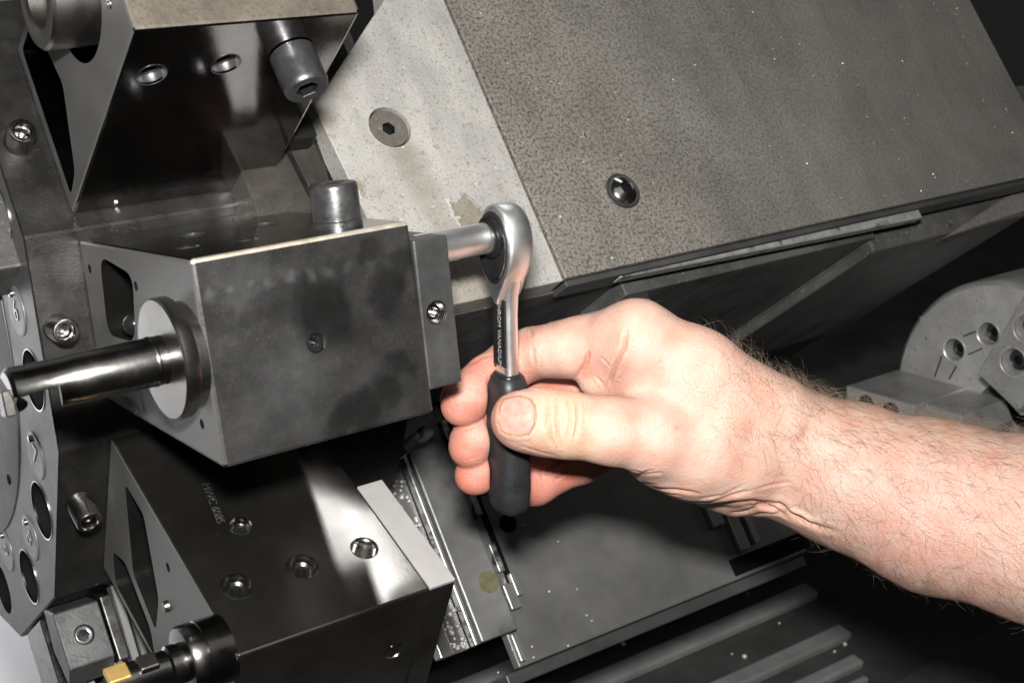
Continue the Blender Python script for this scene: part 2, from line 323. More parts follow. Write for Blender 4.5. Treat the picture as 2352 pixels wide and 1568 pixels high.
# ---- underside of the bed: steps away at right angles below the panel
ub = empty('bed_casting', SL, 'black underside of the slant bed below the panels', 'machine bed')
link('web', bm_box(-.0770, .46, .012, .06, -.40, -.015, .001), 'black_cast', ub)
link('underside_plate', bm_box(-.0765, .040, -.0018, .0125, -.150, -.0125, .0008), 'black_cast', ub)
link('underside_plate', bm_box(.0405, .205, -.0090, .0125, -.170, -.0165, .0008), 'black_cast', ub)
link('underside_plate', bm_box(.2053, .335, -.0150, .0125, -.190, -.0215, .0015), 'black_cast', ub)
link('ledge_bar', bm_box(.004, .0620, -.0135, -.0092, -.034, -.028, .0006), 'rib', ub)
link('ledge_bar', bm_box(.02, .125, -.0145, -.0105, -.118, -.110, .0006), 'rib', ub)
link('cover_seam', bm_box(.2040, .2062, -.0100, -.0080, -.18, -.024, .0004), 'black_cast', ub)
fp = [SL.inverted()@Vector(on_plane(u, v, PC+H*.02, H)) for u, v in ((2165, 547), (2420, 462), (2420, 395), (2352, 425))]
link('far_panel', bm_prism([(p.x, p.y) for p in fp], -.026, -.020, 'z', .0005, 1), 'panel', ub)

def bracket(pts, z0, z1, m):
    q = [SL.inverted()@Vector(on_plane(u, v, PC+H*z1, H)) for u, v in pts]
    return link('bracket', bm_prism([(p.x, p.y) for p in q], -z1-.010, -z1, 'z', .0008, 1), m, ub)
bracket(((810, 1016), (876, 1017), (895, 1072), (854, 1108), (800, 1085)), 0, .105, 'rib')
bracket(((812, 1012), (880, 1000), (915, 985), (880, 1014)), 0, .100, 'bed')
bracket(((924, 1023), (957, 988), (969, 999), (936, 1043)), 0, .100, 'rib')
bracket(((969, 975), (998, 981), (1000, 997), (977, 1002)), 0, .108, 'rib')
# ---- lower bed cover, parallel to the big panel
BQ = frame_of(PC+H*.16, XA, -G, -H)
bc = empty('bed_cover', BQ, 'dark sheet-metal way cover below the hand, with rails on its left', 'cover')
link('sheet', bm_box(.0035, .205, -.1385, -.052, -.006, 0, .0008), 'bed', bc)
link('sheet', bm_box(.0035, .190, -.0518, .06, -.007, -.0006, .0008), 'bed', bc)
link('front_lip', bm_box(-.003, .205, -.1455, -.1390, -.022, -.004, .0008), 'tray', bc)
link('guide_strip', bm_box(-.0155, .0055, -.1210, .06, .0020, .0090, .0008), 'strip', bc)
link('edge_rail', bm_box(-.0182, -.0160, -.1212, .06, .0010, .0068, .0005), 'bed_light', bc)
link('bead_channel', bm_box(-.0290, -.0184, -.1212, .06, -.003, .0010, .0005), 'bed', bc)
link('edge_rail', bm_box(-.0365, -.0292, -.1212, .06, -.003, .0042, .0006), 'bed_light', bc)
link('groove', bm_box(.0145, .0180, -.100, .04, .0003, .0007), 'hole', bc)
for y0, y1 in ((-.062, -.047), (-.092, -.077), (-.040, -.010)): link('inner_rail', bm_box(.0100, .0135, y0, y1, .0004, .0050, .0005), 'rail_worn', bc)
link('inner_rail', bm_box(.0036, .0064, -.1362, -.1222, .0005, .0040, .0005), 'bed_light', bc)
link('rail_clip', bm_box(.0082, .0142, -.1115, -.0985, .0006, .0060, .0006), 'bed_light', bc)
link('rail_clip', bm_box(.0152, .0185, -.1060, -.0940, .0006, .0042, .0006), 'bed_light', bc)
link('bolt_hole', bm_lathe([(.0055, 0), (.0055, .0003)], 24), M['olive'], bc, False, Matrix.Translation((-.0004, -.0950, .0091)))
link('bolt_hole', bm_lathe([(.0048, 0), (.0048, .0003)], 24), 'hole', bc, False, Matrix.Translation((.0277, -.0698, .0003)))
for xx, w, ye in ((.1470, .0085, -.1080), (.1580, .0075, -.1252), (.1695, .0042, -.1240)):
    link('slide_bar', bm_box(xx, xx+w, ye, -.05, .0005, .0045, .0006), 'rib', bc)
link('slot', bm_box(.150, .205, -.1365, -.127, .0004, .0009), 'hole', bc)
def beads(name, n, region, rmin, rmax, parent, z0):
    bm = bmesh.new()
    for _ in range(n):
        r = random.uniform(rmin, rmax); x, y = random.uniform(*region[0]), region[1][0]+(region[1][1]-region[1][0])*random.random()**1.6
        bmesh.ops.create_icosphere(bm, subdivisions=1, radius=r, matrix=Matrix.Translation((x, y, z0+r*.7))@Matrix.Diagonal((1, random.uniform(.7, 1.3), random.uniform(.6, 1), 1)))
    o = link(name, bm, 'dust', parent, True); o['kind'] = 'stuff'; return o
beads('swarf_beads', 70, ((-.0280, -.0195), (-.1195, -.03)), .0007, .0017, bc, .0010)
beads('swarf_beads', 16, ((-.010, .08), (-.1375, -.06)), .0004, .0009, bc, .0002)

# ---- ribs of the chip tray
tray = bpy.data.objects['chip_tray']
for yc_, w, x1 in ((.5660, .0120, .690), (.5270, .0140, .676), (.4810, .0125, .660), (.4545, .0100, .643), (.4380, .0050, .632), (.605, .0085, .70)):
    link('tray_rib', bm_box(.26, x1, yc_-w/2, yc_+w/2, -.5549, -.5480, .0018), 'rib', tray)
link('tray_step', bm_box(.60, 1.2, .30, .424, -.5549, -.5440, .003), 'tray', tray)
tb = bmesh.new()
for _ in range(26):
    bmesh.ops.create_icosphere(tb, subdivisions=1, radius=random.uniform(.0007, .0020), matrix=Matrix.Translation((random.uniform(.36, .66), random.uniform(.43, .60), -.5545)))
o = link('swarf_beads', tb, 'dust', tray, True); o['kind'] = 'stuff'

# ================================================================== turret
XB, YC, ZC = .1594, .616, -.2575
def tf(deg):
    a = math.radians(deg); return frame_of((XB, YC, ZC), (1, 0, 0), (0, math.sin(a), math.cos(a)), (0, -math.cos(a), math.sin(a)))   # local x, t, r
def tw(deg, p): return tf(deg)@Vector(p)
T0 = tf(0)
tur = empty('tool_turret', T0, 'twelve-sided tool turret disc with bores and numbered plates at the left', 'turret')
rv = .151/math.cos(math.radians(15))
def pol(r, a): a = math.radians(a); return (r*math.sin(a), r*math.cos(a))       # (t, r) for angle from the zero frame
drum_poly = [pol(rv, 29-30*k) for k in range(12)]
dr = link('drum', bm_prism(drum_poly, -.0195, .0832, 'x', .0006, 1), 'drum', tur)
cuts = []
for a in (34, 7.5, -18.5, -42, -66): t, r = pol(.1345, a); cuts.append(cutter(bm_lathe([(.0118, -.04), (.0118, .03)], 40), tur, Matrix.Translation((-.0195, t, r))@rot_x()))
bake(dr, cuts); dr.data.materials.append(M['disc']); dr.data.materials.append(M['hole'])
for p in dr.data.polygons:
    if p.normal.x < -.9 and p.center.x < -.019: p.material_index = 1
    elif -.0194 < p.center.x < .012 and math.hypot(p.center.y, p.center.z) < .148 and abs(p.normal.x) < .5: p.material_index = 2
for k, a in enumerate((34, 7.5, -18.5, -42)):
    t, r = pol(.1345, a)
    link('bore_ring', bm_lathe([(.0117, .0006), (.0117, -.0003), (.0122, -.0004), (.0122, .0002)], 40, False, False), 'steel', tur, 40, Matrix.Translation((-.0195, t, r))@rot_x())
for s, a, rr in (('6', 18.8, .1275), ('7', -8, .1285), ('8', -31.4, .1268), ('9', -54, .1165)):
    t, r = pol(rr, a); fr = Matrix.Translation((-.0195, t, r))
    npl = link('number_plate', bm_lathe([(.0098, -.0012), (.0098, .0004), (.0095, .0005), (.0080, .0005)], 36), 'badge', tur, 40, fr@rot_x()@Matrix.Rotation(math.pi, 4, 'X'))
    text_mesh('engraved_number', s, .012, Matrix.Translation((0, 0, .00072))@Matrix.Rotation(math.radians(-90+a), 4, 'Z'), 'screw_dark', npl)
    link('pin', bm_lathe([(.0014, 0), (.0014, .0010), (.0010, .0012)], 16), 'steel', npl, 40, Matrix.Translation((.0062, .003, .0005)))
link('hub_disc', bm_lathe([(.1085, 0), (.1085, .0004), (.1080, .0006)], 72), 'disc', tur, 40, Matrix.Translation((-.0196, 0, 0))@rot_x()@Matrix.Rotation(math.pi, 4, 'X'))
link('grub_hole', bm_lathe([(.0022, 0), (.0022, .0002)], 16), 'hole', tur, False, Matrix.Translation((-.0204, *pol(.100, -29)))@rot_x()@Matrix.Rotation(math.pi, 4, 'X'))
link('rear_ring', bm_lathe([(.150, .0836), (.163, .0836), (.163, .13), (.1, .13)], 96), 'screw_dark', tur, 40, rot_x())
link('rear_ring', bm_lathe([(.120, -.0170), (.1480, -.0170), (.1490, -.0160), (.1490, .02), (.1, .02)], 96), 'screw_dark', tur, 40, Matrix.Translation((.030, -.018, 0))@rot_x())
for deg, x, t, hh in ((14, -.0126, .0058, .0105), (44, -.0105, -.003, .0095), (-16, -.0112, .0115, .0120), (74, -.0105, 0, .0095)):
    fr = tf(0).inverted()@tf(deg)@Matrix.Translation((x, t, .151))
    link('locating_sleeve', bm_lathe([(.0056, -.001), (.0052, .0003), (.0050, .0006), (.0050, hh-.0008), (.0046, hh-.0001), (.0042, hh), (.0034, hh), (.0031, hh-.0006), (.0028, hh-.0030), (.0030, hh-.0036), (.0026, hh-.0043), (.0030, hh-.005), (.0026, hh-.0057), (.0028, hh-.0075)], 36), 'steel', tur, 40, fr)

# ================================================================== tool blocks
def set_screw(parent, fr, r, m='screw', depth=.004):
    """recessed ring with a dark throat, local z pointing out of the surface"""
    return link('set_screw', bm_lathe([(r*1.0, .0002), (r*.92, .0003), (r*.80, -.0006), (r*.70, -.0012), (r*.45, -.0012), (r*.42, -depth)], 28, False), m, parent, 40, fr)
def thread(parent, fr, r, turns=6, pitch=.0013, m='steel'):
    prof = [(r*1.10, .0001), (r*1.02, -.0005)]
    for k in range(turns): prof += [(r*.94, -.0008-pitch*k), (r*1.04, -.0008-pitch*(k+.5))]
    return link('threaded_bore', bm_lathe(prof, 36, False, True), m, parent, 40, fr)
RY = Matrix.Rotation(math.radians(-90), 4, 'X')       # local z -> +y (t)
RYN = Matrix.Rotation(math.radians(90), 4, 'X')       # local z -> -y
RXN = rot_x()@Matrix.Rotation(math.pi, 4, 'X')        # local z -> -x
def pocket(parent, poly, depth): return cutter(bm_prism(poly, -.004, depth, 'x'), parent)
def rounded(poly, r, n=4):
    out = []; P = [Vector(p) for p in poly]; N = len(P)
    for i in range(N):
        a, b, c = P[i-1], P[i], P[(i+1) % N]; d1 = (a-b).normalized(); d2 = (c-b).normalized()
        p0, p1 = b+d1*r, b+d2*r
        for k in range(n+1):
            t = k/n; out.append(tuple((p0*(1-t)**2+b*2*t*(1-t)+p1*t*t)))
    return out
def skin_faces(o, rules, mats):
    for m in mats: o.data.materials.append(M[m])
    for p in o.data.polygons:
        for i, f in enumerate(rules):
            if f(p): p.material_index = i+1; break

# ---- centre block
B1 = empty('tool_block', tf(14), 'black tool block in the middle, oil-blotched front, clamped boring bar at left', 'tool block', 'turret tool blocks')
p1 = [(.0385, .2567), (-.0280, .2607), (-.0235, .1513), (.0365, .1513)]
b1 = link('body', bm_prism(p1, 0, .0783, 'x', .0013, 2), 'oxide', B1)
cuts = [pocket(B1, rounded([(.003, .168), (.0325, .172), (.0285, .2035), (.004, .196)], .007), .022)]
for t, r in ((.0249, .2049), (-.0158, .2471), (.0265, .1590)): cuts.append(cutter(bm_lathe([(.0017, -.003), (.0017, .006)], 20), B1, Matrix.Translation((0, t, r))@rot_x()))
cuts.append(cutter(bm_lathe([(.0034, -.012), (.0034, .004)], 28), B1, Matrix.Translation((.0377, .0049, .2590))))
for x, r in ((.012, .225), (.030, .232), (.026, .196), (.052, .20)): cuts.append(cutter(bm_lathe([(.0042, -.012), (.0042, .004)], 28), B1, Matrix.Translation((x, .0377, r))@RY))
bake(b1, cuts)
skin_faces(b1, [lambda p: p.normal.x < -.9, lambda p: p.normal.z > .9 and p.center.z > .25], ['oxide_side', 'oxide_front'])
skin_faces(b1, [lambda p: False, lambda p: False, lambda p: p.normal.y > .25 and p.normal.z > .25 and p.center.z > .25], ['glint_edge', 'glint_edge', 'glint_edge'])
def b1p(u, v): return tuple(tf(14).inverted()@Vector(on_plane(u, v, np.array(tw(14, (0, .005, .2587))), np.array(tf(14).to_3x3()@Vector((0, .06, 1))))))
blot(M['oxide_front'], [(*b1p(u, v), r*1.25, r*.55, st) for u, v, r, st in ((715, 690, .0075, .85), (740, 730, .0080, .9), (770, 690, .0050, .8), (725, 770, .0040, .7), (905, 650, .0060, .85), (890, 690, .0050, .8), (920, 600, .0045, .7), (850, 580, .0050, .6), (640, 700, .0045, .5), (930, 850, .0055, .75), (890, 900, .0055, .8), (840, 940, .0060, .8), (790, 960, .0050, .7), (580, 720, .004, .4))], (.010, .0098, .0094), warp=.0045, wscale=75)
blot(M['oxide_front'], [(*b1p(480+q*46, 672-q*8.5), .0018, .0016, .75-.05*q) for q in range(9)]+[(*b1p(560, 640), .006, .006, .35), (*b1p(660, 900), .012, .010, .25)], (.085, .088, .088), warp=.002, wscale=160)
link('ball_screw', bm_lathe([(.0042*math.sin(a), .0042*math.cos(a)) for a in np.linspace(.02, 3.1, 14)], 28), 'screw_dark', B1, True, Matrix.Translation((.0035, .0088, .1880))@rot_x())
set_screw(B1, Matrix.Translation((.0377, .0049, .2578)), .0033, 'screw_dark')
for t, r in ((.0249, .2049), (-.0158, .2471), (.0265, .1590)): link('grub_screw', bm_lathe([(.0016, 0), (.0013, .0006), (.0007, .0006), (.0006, -.001)], 18), 'screw', B1, 40, Matrix.Translation((.0022, t, r))@RXN)
cs = socket_screw('cap_screw', B1, Matrix.Translation((.0614, .0405, .2378))@RY, .0083, .0125, .0042, .006, 'screw', knurl=True, n=72)
link('washer', bm_lathe([(.0086, 0), (.0086, .0026), (.0080, .0030), (.006, .0030)], 40), 'screw', B1, 40, Matrix.Translation((.0614, .0375, .2378))@RY)
for x, r in ((.012, .225), (.030, .232), (.026, .196), (.052, .20)): thread(B1, Matrix.Translation((x, .0376, r))@RY, .0040, m='screw')
ep = link('end_plate', bm_prism([(.0318, .2575), (-.0205, .2582), (-.020, .222), (.031, .222)], .0786, .0925, 'x', .0008, 2), 'endplate_dark', B1)
bake(ep, [cutter(bm_lathe([(.0036, -.010), (.0042, .0004), (.0046, .004)], 28), B1, Matrix.Translation((.0850, .0058, .2578)))])
set_screw(B1, Matrix.Translation((.0850, .0058, .2568)), .0040, 'steel')

# ---- lower block
B2 = empty('tool_block', tf(-16), 'tool block at bottom left showing its top face with four screw holes', 'tool block', 'turret tool blocks')
p2 = [(.0420, .2640), (-.0280, .2640), (-.0300, .1513), (.0420, .1513)]
b2 = link('body', bm_prism(p2, 0, .0758, 'x', .0009, 2), 'oxide', B2)
tri = rounded([(.0325, .1670), (.0330, .1850), (.0060, .2035), (-.0120, .2035), (-.0040, .180)], .003)
cuts = [pocket(B2, tri, .03), pocket(B2, rounded([(-.006, .1720), (-.0160, .1990), (-.026, .2050), (-.026, .165), (-.012, .160)], .003), .03)]
LH = ((.0260, .2107, .0043), (.0377, .2371, .0056), (.0126, .2366, .0056))
for x, r, q in LH: cuts.append(cutter(bm_lathe([(q, -.014), (q, .004)], 36), B2, Matrix.Translation((x, .0420, r))@RY))
cuts.append(cutter(bm_lathe([(.0052, -.02), (.0052, .004)], 36), B2, Matrix.Translation((.0630, .0420, .2374))@RY))
for t, r in ((.0285, .2084), (.0105, .2110)): cuts.append(cutter(bm_lathe([(.0018, -.003), (.0018, .006)], 20), B2, Matrix.Translation((0, t, r))@rot_x()))
bake(b2, cuts)
skin_faces(b2, [lambda p: p.normal.x < -.9, lambda p: abs(p.normal.y) < .3 and abs(p.normal.x) < .3 and p.normal.z > .8 and p.center.z > .25], ['oxide_side', 'oxide'])
for x, r, q in LH:
    fr = Matrix.Translation((x, .0419, r))@RY
    link('grub_screw', bm_lathe([(q*1.06, .0002), (q*.98, .0003), (q*.93, -.0010), (q*.80, -.0022), (q*.78, -.0030), (q*.55, -.0026)], 36, False, False), 'steel', B2, 40, fr)
    link('socket_recess', bm_loft([circ(q*.56, -.0026, 36), circ(q*.50, -.0032, 36, True), circ(q*.50, -.008, 36, True)], False, True), 'hole', B2, 40, fr)
thread(B2, Matrix.Translation((.0630, .0420, .2374))@RY, .0048, 7, .0015)
for t, r in ((.0285, .2084),): link('grub_screw', bm_lathe([(.0016, 0), (.0013, .0006), (.0007, .0006), (.0006, -.001)], 18), 'screw', B2, 40, Matrix.Translation((.0022, t, r))@RXN)
link('coolant_nozzle', bm_lathe([(.0008, .0016), (.0018, .0014), (.0024, -.0005), (.0024, -.006)], 24), M['flange'], B2, 40, Matrix.Translation((-.0002, .0105, .2112))@RXN)
link('end_block', bm_prism([(.0405, .2636), (-.0270, .2636), (-.0270, .2080), (.0405, .2080)], .0761, .0872, 'x', .0007, 2), 'oxide', B2)
link('end_plate', bm_box(.0760, .0871, .0402, .0419, .2081, .2634, .0003, 1), 'endplate', B2)
set_screw(B2, Matrix.Translation((.066, .012, .2642)), .0038, 'steel')
text_mesh('stamped_marking', 'MWC 6085', .0044, Matrix.Translation((.0215, .0421, .1965))@Matrix.Rotation(math.radians(-90), 4, 'X')@Matrix.Rotation(math.radians(-98), 4, 'Z'), 'screw', B2, .00008)

# ---- upper block
B3 = empty('tool_block', tf(44), 'tool block at top left seen from below, mirror-dark underside with a cap screw', 'tool block', 'turret tool blocks')
p3 = [(.0360, .2600), (-.0250, .2596), (-.0345, .1513), (.0360, .1513)]
b3 = link('body', bm_prism(p3, 0, .0795, 'x', .0012, 2), 'oxide_mirror', B3)
cuts = [pocket(B3, rounded([(.032, .157), (.032, .178), (.0, .1860), (-.026, .1690), (-.0295, .157)], .003), .03)]
nrm = Vector((0, -1, .0877)).normalized()           # outward normal of the underside
def under(x, r): tt = -.0250-(.2596-r)*(.0095/.1083); return look((x, tt, r), nrm, (1, 0, 0))
for x, r in ((.0113, .2350), (.0368, .2370)): cuts.append(cutter(bm_lathe([(.0052, -.010), (.0052, .004)], 36), B3, under(x, r)))
cuts.append(cutter(bm_lathe([(.024, -.02), (.024, .012)], 48), B3, Matrix.Translation((0, .0125, .2250))@rot_x()))
bake(b3, cuts)
skin_faces(b3, [lambda p: p.normal.x < -.9, lambda p: p.normal.z > .9 and p.center.z > .25], ['oxide_side', 'brown'])
socket_screw('cap_screw', B3, under(.0600, .2400)@Matrix.Translation((0, 0, .0005)), .0080, .0150, .0042, .006, 'screw', knurl=True, n=72)
for x, r in ((.0113, .2350), (.0368, .2370)):
    link('grub_screw', bm_lathe([(.0054, .0002), (.0050, -.0018), (.0044, -.0032), (.0028, -.0026), (.0026, -.006)], 32, False), 'screw', B3, 40, under(x, r))
sl = link('tool_sleeve', bm_lathe([(.0170, -.012), (.0175, .010), (.0165, .0112), (.0115, .0112), (.0105, .0104), (.0105, -.01)], 48), 'flange', B3, 40, Matrix.Translation((0, .0150, .2180))@RXN)
link('grub_screw', bm_lathe([(.0022, 0), (.0018, .0008), (.0009, .0008), (.0008, -.001)], 18), 'steel', B3, 40, Matrix.Translation((.0005, -.0080, .2480))@RXN)

# ---- lower-left holder with wedge clamp
B4 = empty('wedge_holder', tf(-46), 'small wedge clamp with socket screw on a ribbed holder, lowest on the turret', 'tool holder')
link('clamp', bm_prism([(.0330, .1560), (.0330, .1800), (.0240, .1860), (.0160, .1690), (.0200, .1513)], -.0205, -.0015, 'x', .0007, 2), 'endplate_dark', B4)
socket_screw('clamp_screw', B4, Matrix.Translation((-.0110, .0328, .1680))@RY, .0036, .0008, .0022, .003, 'screw')
link('screw_rim', bm_lathe([(.0043, 0), (.0043, .0004), (.0037, .0005)], 32), 'screw_dark', B4, 40, Matrix.Translation((-.0110, .0329, .1680))@RY)
link('wedge', bm_prism([(.0345, .1550), (.0345, .1830), (.0180, .1850), (.0200, .1513)], -.0008, .0036, 'x', .0006, 2), 'steel', B4)
link('holder_body', bm_prism([(.0300, .1513), (.0310, .2300), (-.03, .2300), (-.03, .1513)], .0125, .075, 'x', .0008, 2), 'oxide', B4)
for (x0, x1, t0, r0, t1, r1, w) in ((.0040, .0075, .034, .152, .026, .240, .0035), (-.0120, -.0085, .016, .170, .010, .245, .0030), (-.0045, -.0015, .020, .172, .008, .245, .0034), (.0082, .0115, .036, .150, .030, .235, .0015)):
    d = Vector((t1-t0, r1-r0)).normalized(); nn = Vector((-d.y, d.x))*w
    link('rib', bm_prism([(t0+nn.x, r0+nn.y), (t1+nn.x, r1+nn.y), (t1-nn.x, r1-nn.y), (t0-nn.x, r0-nn.y)], x0, x1, 'x', .0004, 1), 'oxide_side', B4)
link('brace', bm_prism([(.026, .182), (.030, .186), (.012, .204), (.008, .200)], -.004, .002, 'x', .0004, 1), 'endplate', B4)
link('pocket_floor', bm_box(-.019, .012, -.03, .002, .152, .24, .001), 'screw_dark', B4)

# ================================================================== boring bars
def bar_thing(name, deg, u, v, xf, label, length, rad, R_fl, x_fl, gold):
    p = at_x(u, v, XB+xf); q = tf(deg).inverted()@Vector(p); t, r = q.y, q.z
    fr = tf(deg)@Matrix.Translation((0, t, r))@rot_x()        # local z along +X
    o = empty(name, fr, label, 'boring bar', 'boring bars'); return o
E1 = bar_thing('boring_bar', 14, 372, 826, -.009, 'polished round boring bar reaching left out of the middle tool block', 0, 0, 0, 0, 0)
link('flange', bm_lathe([(.0172, -.0002), (.0174, -.0034), (.0170, -.0038), (.0192, -.0041), (.0196, -.0046), (.0196, -.0086), (.0190, -.0092), (.0079, -.0092), (.0079, -.0088)], 72, True, False), 'flange', E1, 40)
br = 0.0078
bars = bm_lathe([(br, .001), (br, -.0262), (br*.985, -.0266), (br*.985, -.0385), (br*.95, -.0390), (br*.95, -.0560), (br*.80, -.0572)], 48)
bo = link('shank', bars, 'bar', E1, 40)
cb = bm_box(-.02, .02, -.02, .02, -.02, .02)
bake(bo, [cutter(cb, E1, Matrix.Translation((-.0115, -.0200, -.0575))@Matrix.Rotation(math.radians(-14), 4, 'X')@Matrix.Rotation(math.radians(22), 4, 'Z'))])
link('insert', bm_prism([(-.004, -.003), (.003, -.003), (.005, .002), (-.003, .003)], -.0588, -.0555, 'z', .0004, 1), 'flange', E1, False, Matrix.Translation((-.004, -.002, 0)))
link('set_collar', bm_lathe([(br*1.02, -.0118), (br*1.04, -.0122), (br*1.04, -.0126), (br*1.02, -.013)], 48, False, False), 'bar', E1, 40)
E2 = bar_thing('boring_bar', -16, 497, 1492, -.002, 'short boring bar with a gold insert below the lower tool block', 0, 0, 0, 0, 0)
link('flange', bm_lathe([(.0118, .001), (.0120, -.0080), (.0117, -.0083), (.0117, -.0088), (.0120, -.0091), (.0120, -.0130), (.0112, -.0142), (.0080, -.0146)], 56), 'bar', E2, 40)
link('shank', bm_lathe([(.0070, -.014), (.0068, -.0190), (.0058, -.0198), (.0056, -.0375), (.0050, -.0380)], 40), 'bar', E2, 40)
link('clamp_pad', bm_box(.0040, .0072, -.003, .003, -.0300, -.0235, .0006), 'flange', E2)
link('insert', bm_box(.0034, .0060, -.0036, .0030, -.0405, -.0330, .0006), 'gold', E2)

# ================================================================== chuck
XC = .695; CKc = Vector((XC, .4221, -.3696))
CF = Matrix.Translation(CKc)@rot_x()@Matrix.Rotation(math.pi, 4, 'X')     # local z towards the turret (-X)
ck = empty('lathe_chuck', CF, 'round steel lathe chuck with bolted jaws at the right edge', 'chuck')
cb_ = link('body', bm_lathe([(.0800, -.09), (.0825, -.085), (.0825, -.0035), (.0815, -.0012), (.0795, 0), (.020, 0), (.020, -.03)], 120), 'chuck', ck, 40)
Mi = CF.inverted()
def ckp(u, v, z=0): return Mi@Vector(at_x(u, v, XC-z))
def czoom(x, y): return (1913+x*.27819, 570.5+y*.27819)
cuts = []
for zx, zy in ((1005, 835), (1285, 705)):
    p = ckp(*czoom(zx, zy)); cuts.append(cutter(bm_lathe([(.0070, -.012), (.0070, .01)], 36), ck, Matrix.Translation((p.x, p.y, 0))))
bake(cb_, cuts)
for zx, zy in ((1005, 835), (1285, 705)):
    p = ckp(*czoom(zx, zy)); fr = Matrix.Translation((p.x, p.y, 0))
    link('counterbore_rim', bm_lathe([(.0084, .0001), (.0082, .0004), (.0071, -.0008), (.0069, -.011)], 36, False, False), 'rim', ck, 40, fr)
    socket_screw('chuck_screw', ck, fr@Matrix.Translation((0, 0, -.0115)), .0058, .006, .0028, .004, 'inlay')
for a, b in (((840, 1060), (900, 890)), ((960, 1080), (1020, 970)), ((1075, 725), (1180, 685)), ((1120, 875), (1235, 825))):
    p, q = ckp(*czoom(*a)), ckp(*czoom(*b)); d = (q-p); w = Vector((-d.y, d.x, 0)).normalized()*.0004
    bmq = bm_loft([[(p-w)[:2]+(0.0003,), (p+w)[:2]+(0.0003,), (q+w)[:2]+(0.0003,), (q-w)[:2]+(0.0003,)], [(p-w)[:2]+(-.001,), (p+w)[:2]+(-.001,), (q+w)[:2]+(-.001,), (q-w)[:2]+(-.001,)]])
    link('scribed_line', bmq, 'hole', ck)
pa, pb = ckp(*czoom(790, 560)), ckp(*czoom(1190, 350)); d = (pb-pa).normalized(); yy = Vector((-d.y, d.x, 0))
if (Mi.to_3x3()@Vector((0, 0, 1))).dot(yy) < 0: yy = -yy
zz = d.cross(yy)
for k, (s, c0) in enumerate((('MAX  AXIAL  FORCE 21', (985, 455)), ('MAX  JAW  22  KN', (1040, 512)), ('MIN  SPEED 4500', (1065, 580)))):
    c = ckp(*czoom(*c0)); text_mesh('engraved_lettering', s, .0058, frame_of((c.x, c.y, .0002), d, yy, zz), 'etch', ck, .00006, .92)
# jaws: built square to the chuck face, radial direction in the face plane
def jaw(name, poly, z0, z1, label, holes=()):
    o = link(name, bm_prism(poly, z0, z1, 'z', .0008, 2), 'jaw', ck)
    o['label'] = label
    if holes:
        bake(o, [cutter(bm_lathe([(.0078, -.009), (.0078, .01)], 36), ck, Matrix.Translation((h.x, h.y, z1))) for h in holes])
        for h in holes:
            fr = Matrix.Translation((h.x, h.y, z1))
            link('screw_rim', bm_lathe([(.0090, .0001), (.0088, .0004), (.0078, -.0008), (.0077, -.008)], 36, False, False), 'rim', o, 40, fr)
            socket_screw('jaw_screw', o, fr@Matrix.Translation((0, 0, -.0088)), .0060, .0045, .0030, .003, 'inlay')
    return o
def jz(pts, z): return [tuple(ckp(*czoom(*p), z)[:2]) for p in pts]
q0 = ckp(*czoom(545, 1000), 0); q1 = ckp(*czoom(1110, 1152), 0); rd = (q1-q0).normalized(); sd = Vector((-rd.y, rd.x, 0))
if (CF.to_3x3()@sd).z > 0: sd = -sd                      # sd points down
def jp(a, b): p = q0+rd*a+sd*b; return (p.x, p.y)
Lr = (q1-q0).length
zJ = min(np.linspace(.02, .09, 141), key=lambda z: abs(project(np.array(CF@Vector((q0.x, q0.y, z))))[0]-1947))
jaw('jaw', [jp(-.001, 0), jp(Lr*.98, 0), jp(Lr*.98, .030), jp(-.001, .030)], .0003, zJ, 'low stepped jaw on the chuck just above the forearm')
j1 = [o for o in ck.children if o.name.startswith('jaw')][-1]
link('jaw_step', bm_prism([jp(Lr*.98+.0002, .0012), jp(Lr*1.18, .0012), jp(Lr*1.18, .030), jp(Lr*.98+.0002, .030)], .0003, zJ-.0100, 'z', .0008, 2), 'jaw', j1)
link('jaw_step', bm_prism([jp(Lr*1.18+.0002, .0004), jp(Lr*1.52, .0004), jp(Lr*1.64, .012), jp(Lr*1.52, .030), jp(Lr*1.18+.0002, .030)], .0003, zJ-.0060, 'z', .0008, 2), 'jaw', j1)
for f_ in (.30, .66):
    pp = q0+rd*(Lr*f_)+sd*.0085; link('bore', bm_lathe([(.0062, -.0001), (.0062, .0003)], 30), 'hole', j1, False, Matrix.Translation((pp.x, pp.y, zJ+.0001)))
zj = .036
hj = [ckp(*czoom(1490, 935), zj), ckp(*czoom(1600, 660), zj)]
jaw('jaw', jz([(1580, 380), (1190, 1030), (1530, 1350), (1800, 1010), (1900, 600)], zj), .018, zj, 'upper jaw with two counterbored screws at the right edge', hj)
j2 = [o for o in ck.children if o.name.startswith('jaw')][-1]
link('master_jaw', bm_prism(jz([(1240, 1070), (1195, 1160), (1440, 1420), (1590, 1400), (1560, 1380)], .030), .0003, .0178, 'z', .0008, 2), 'chuck', j2)
link('rim', bm_lathe([(.0826, -.060), (.0828, -.0034), (.0818, -.0010), (.0796, .0003)], 120, False, False), 'rim', ck, 40)  # sleeve added over the body to carry the painted bright band
link('bore_shadow', bm_lathe([(.0195, -.029), (.0195, -.0285)], 40), 'hole', ck)

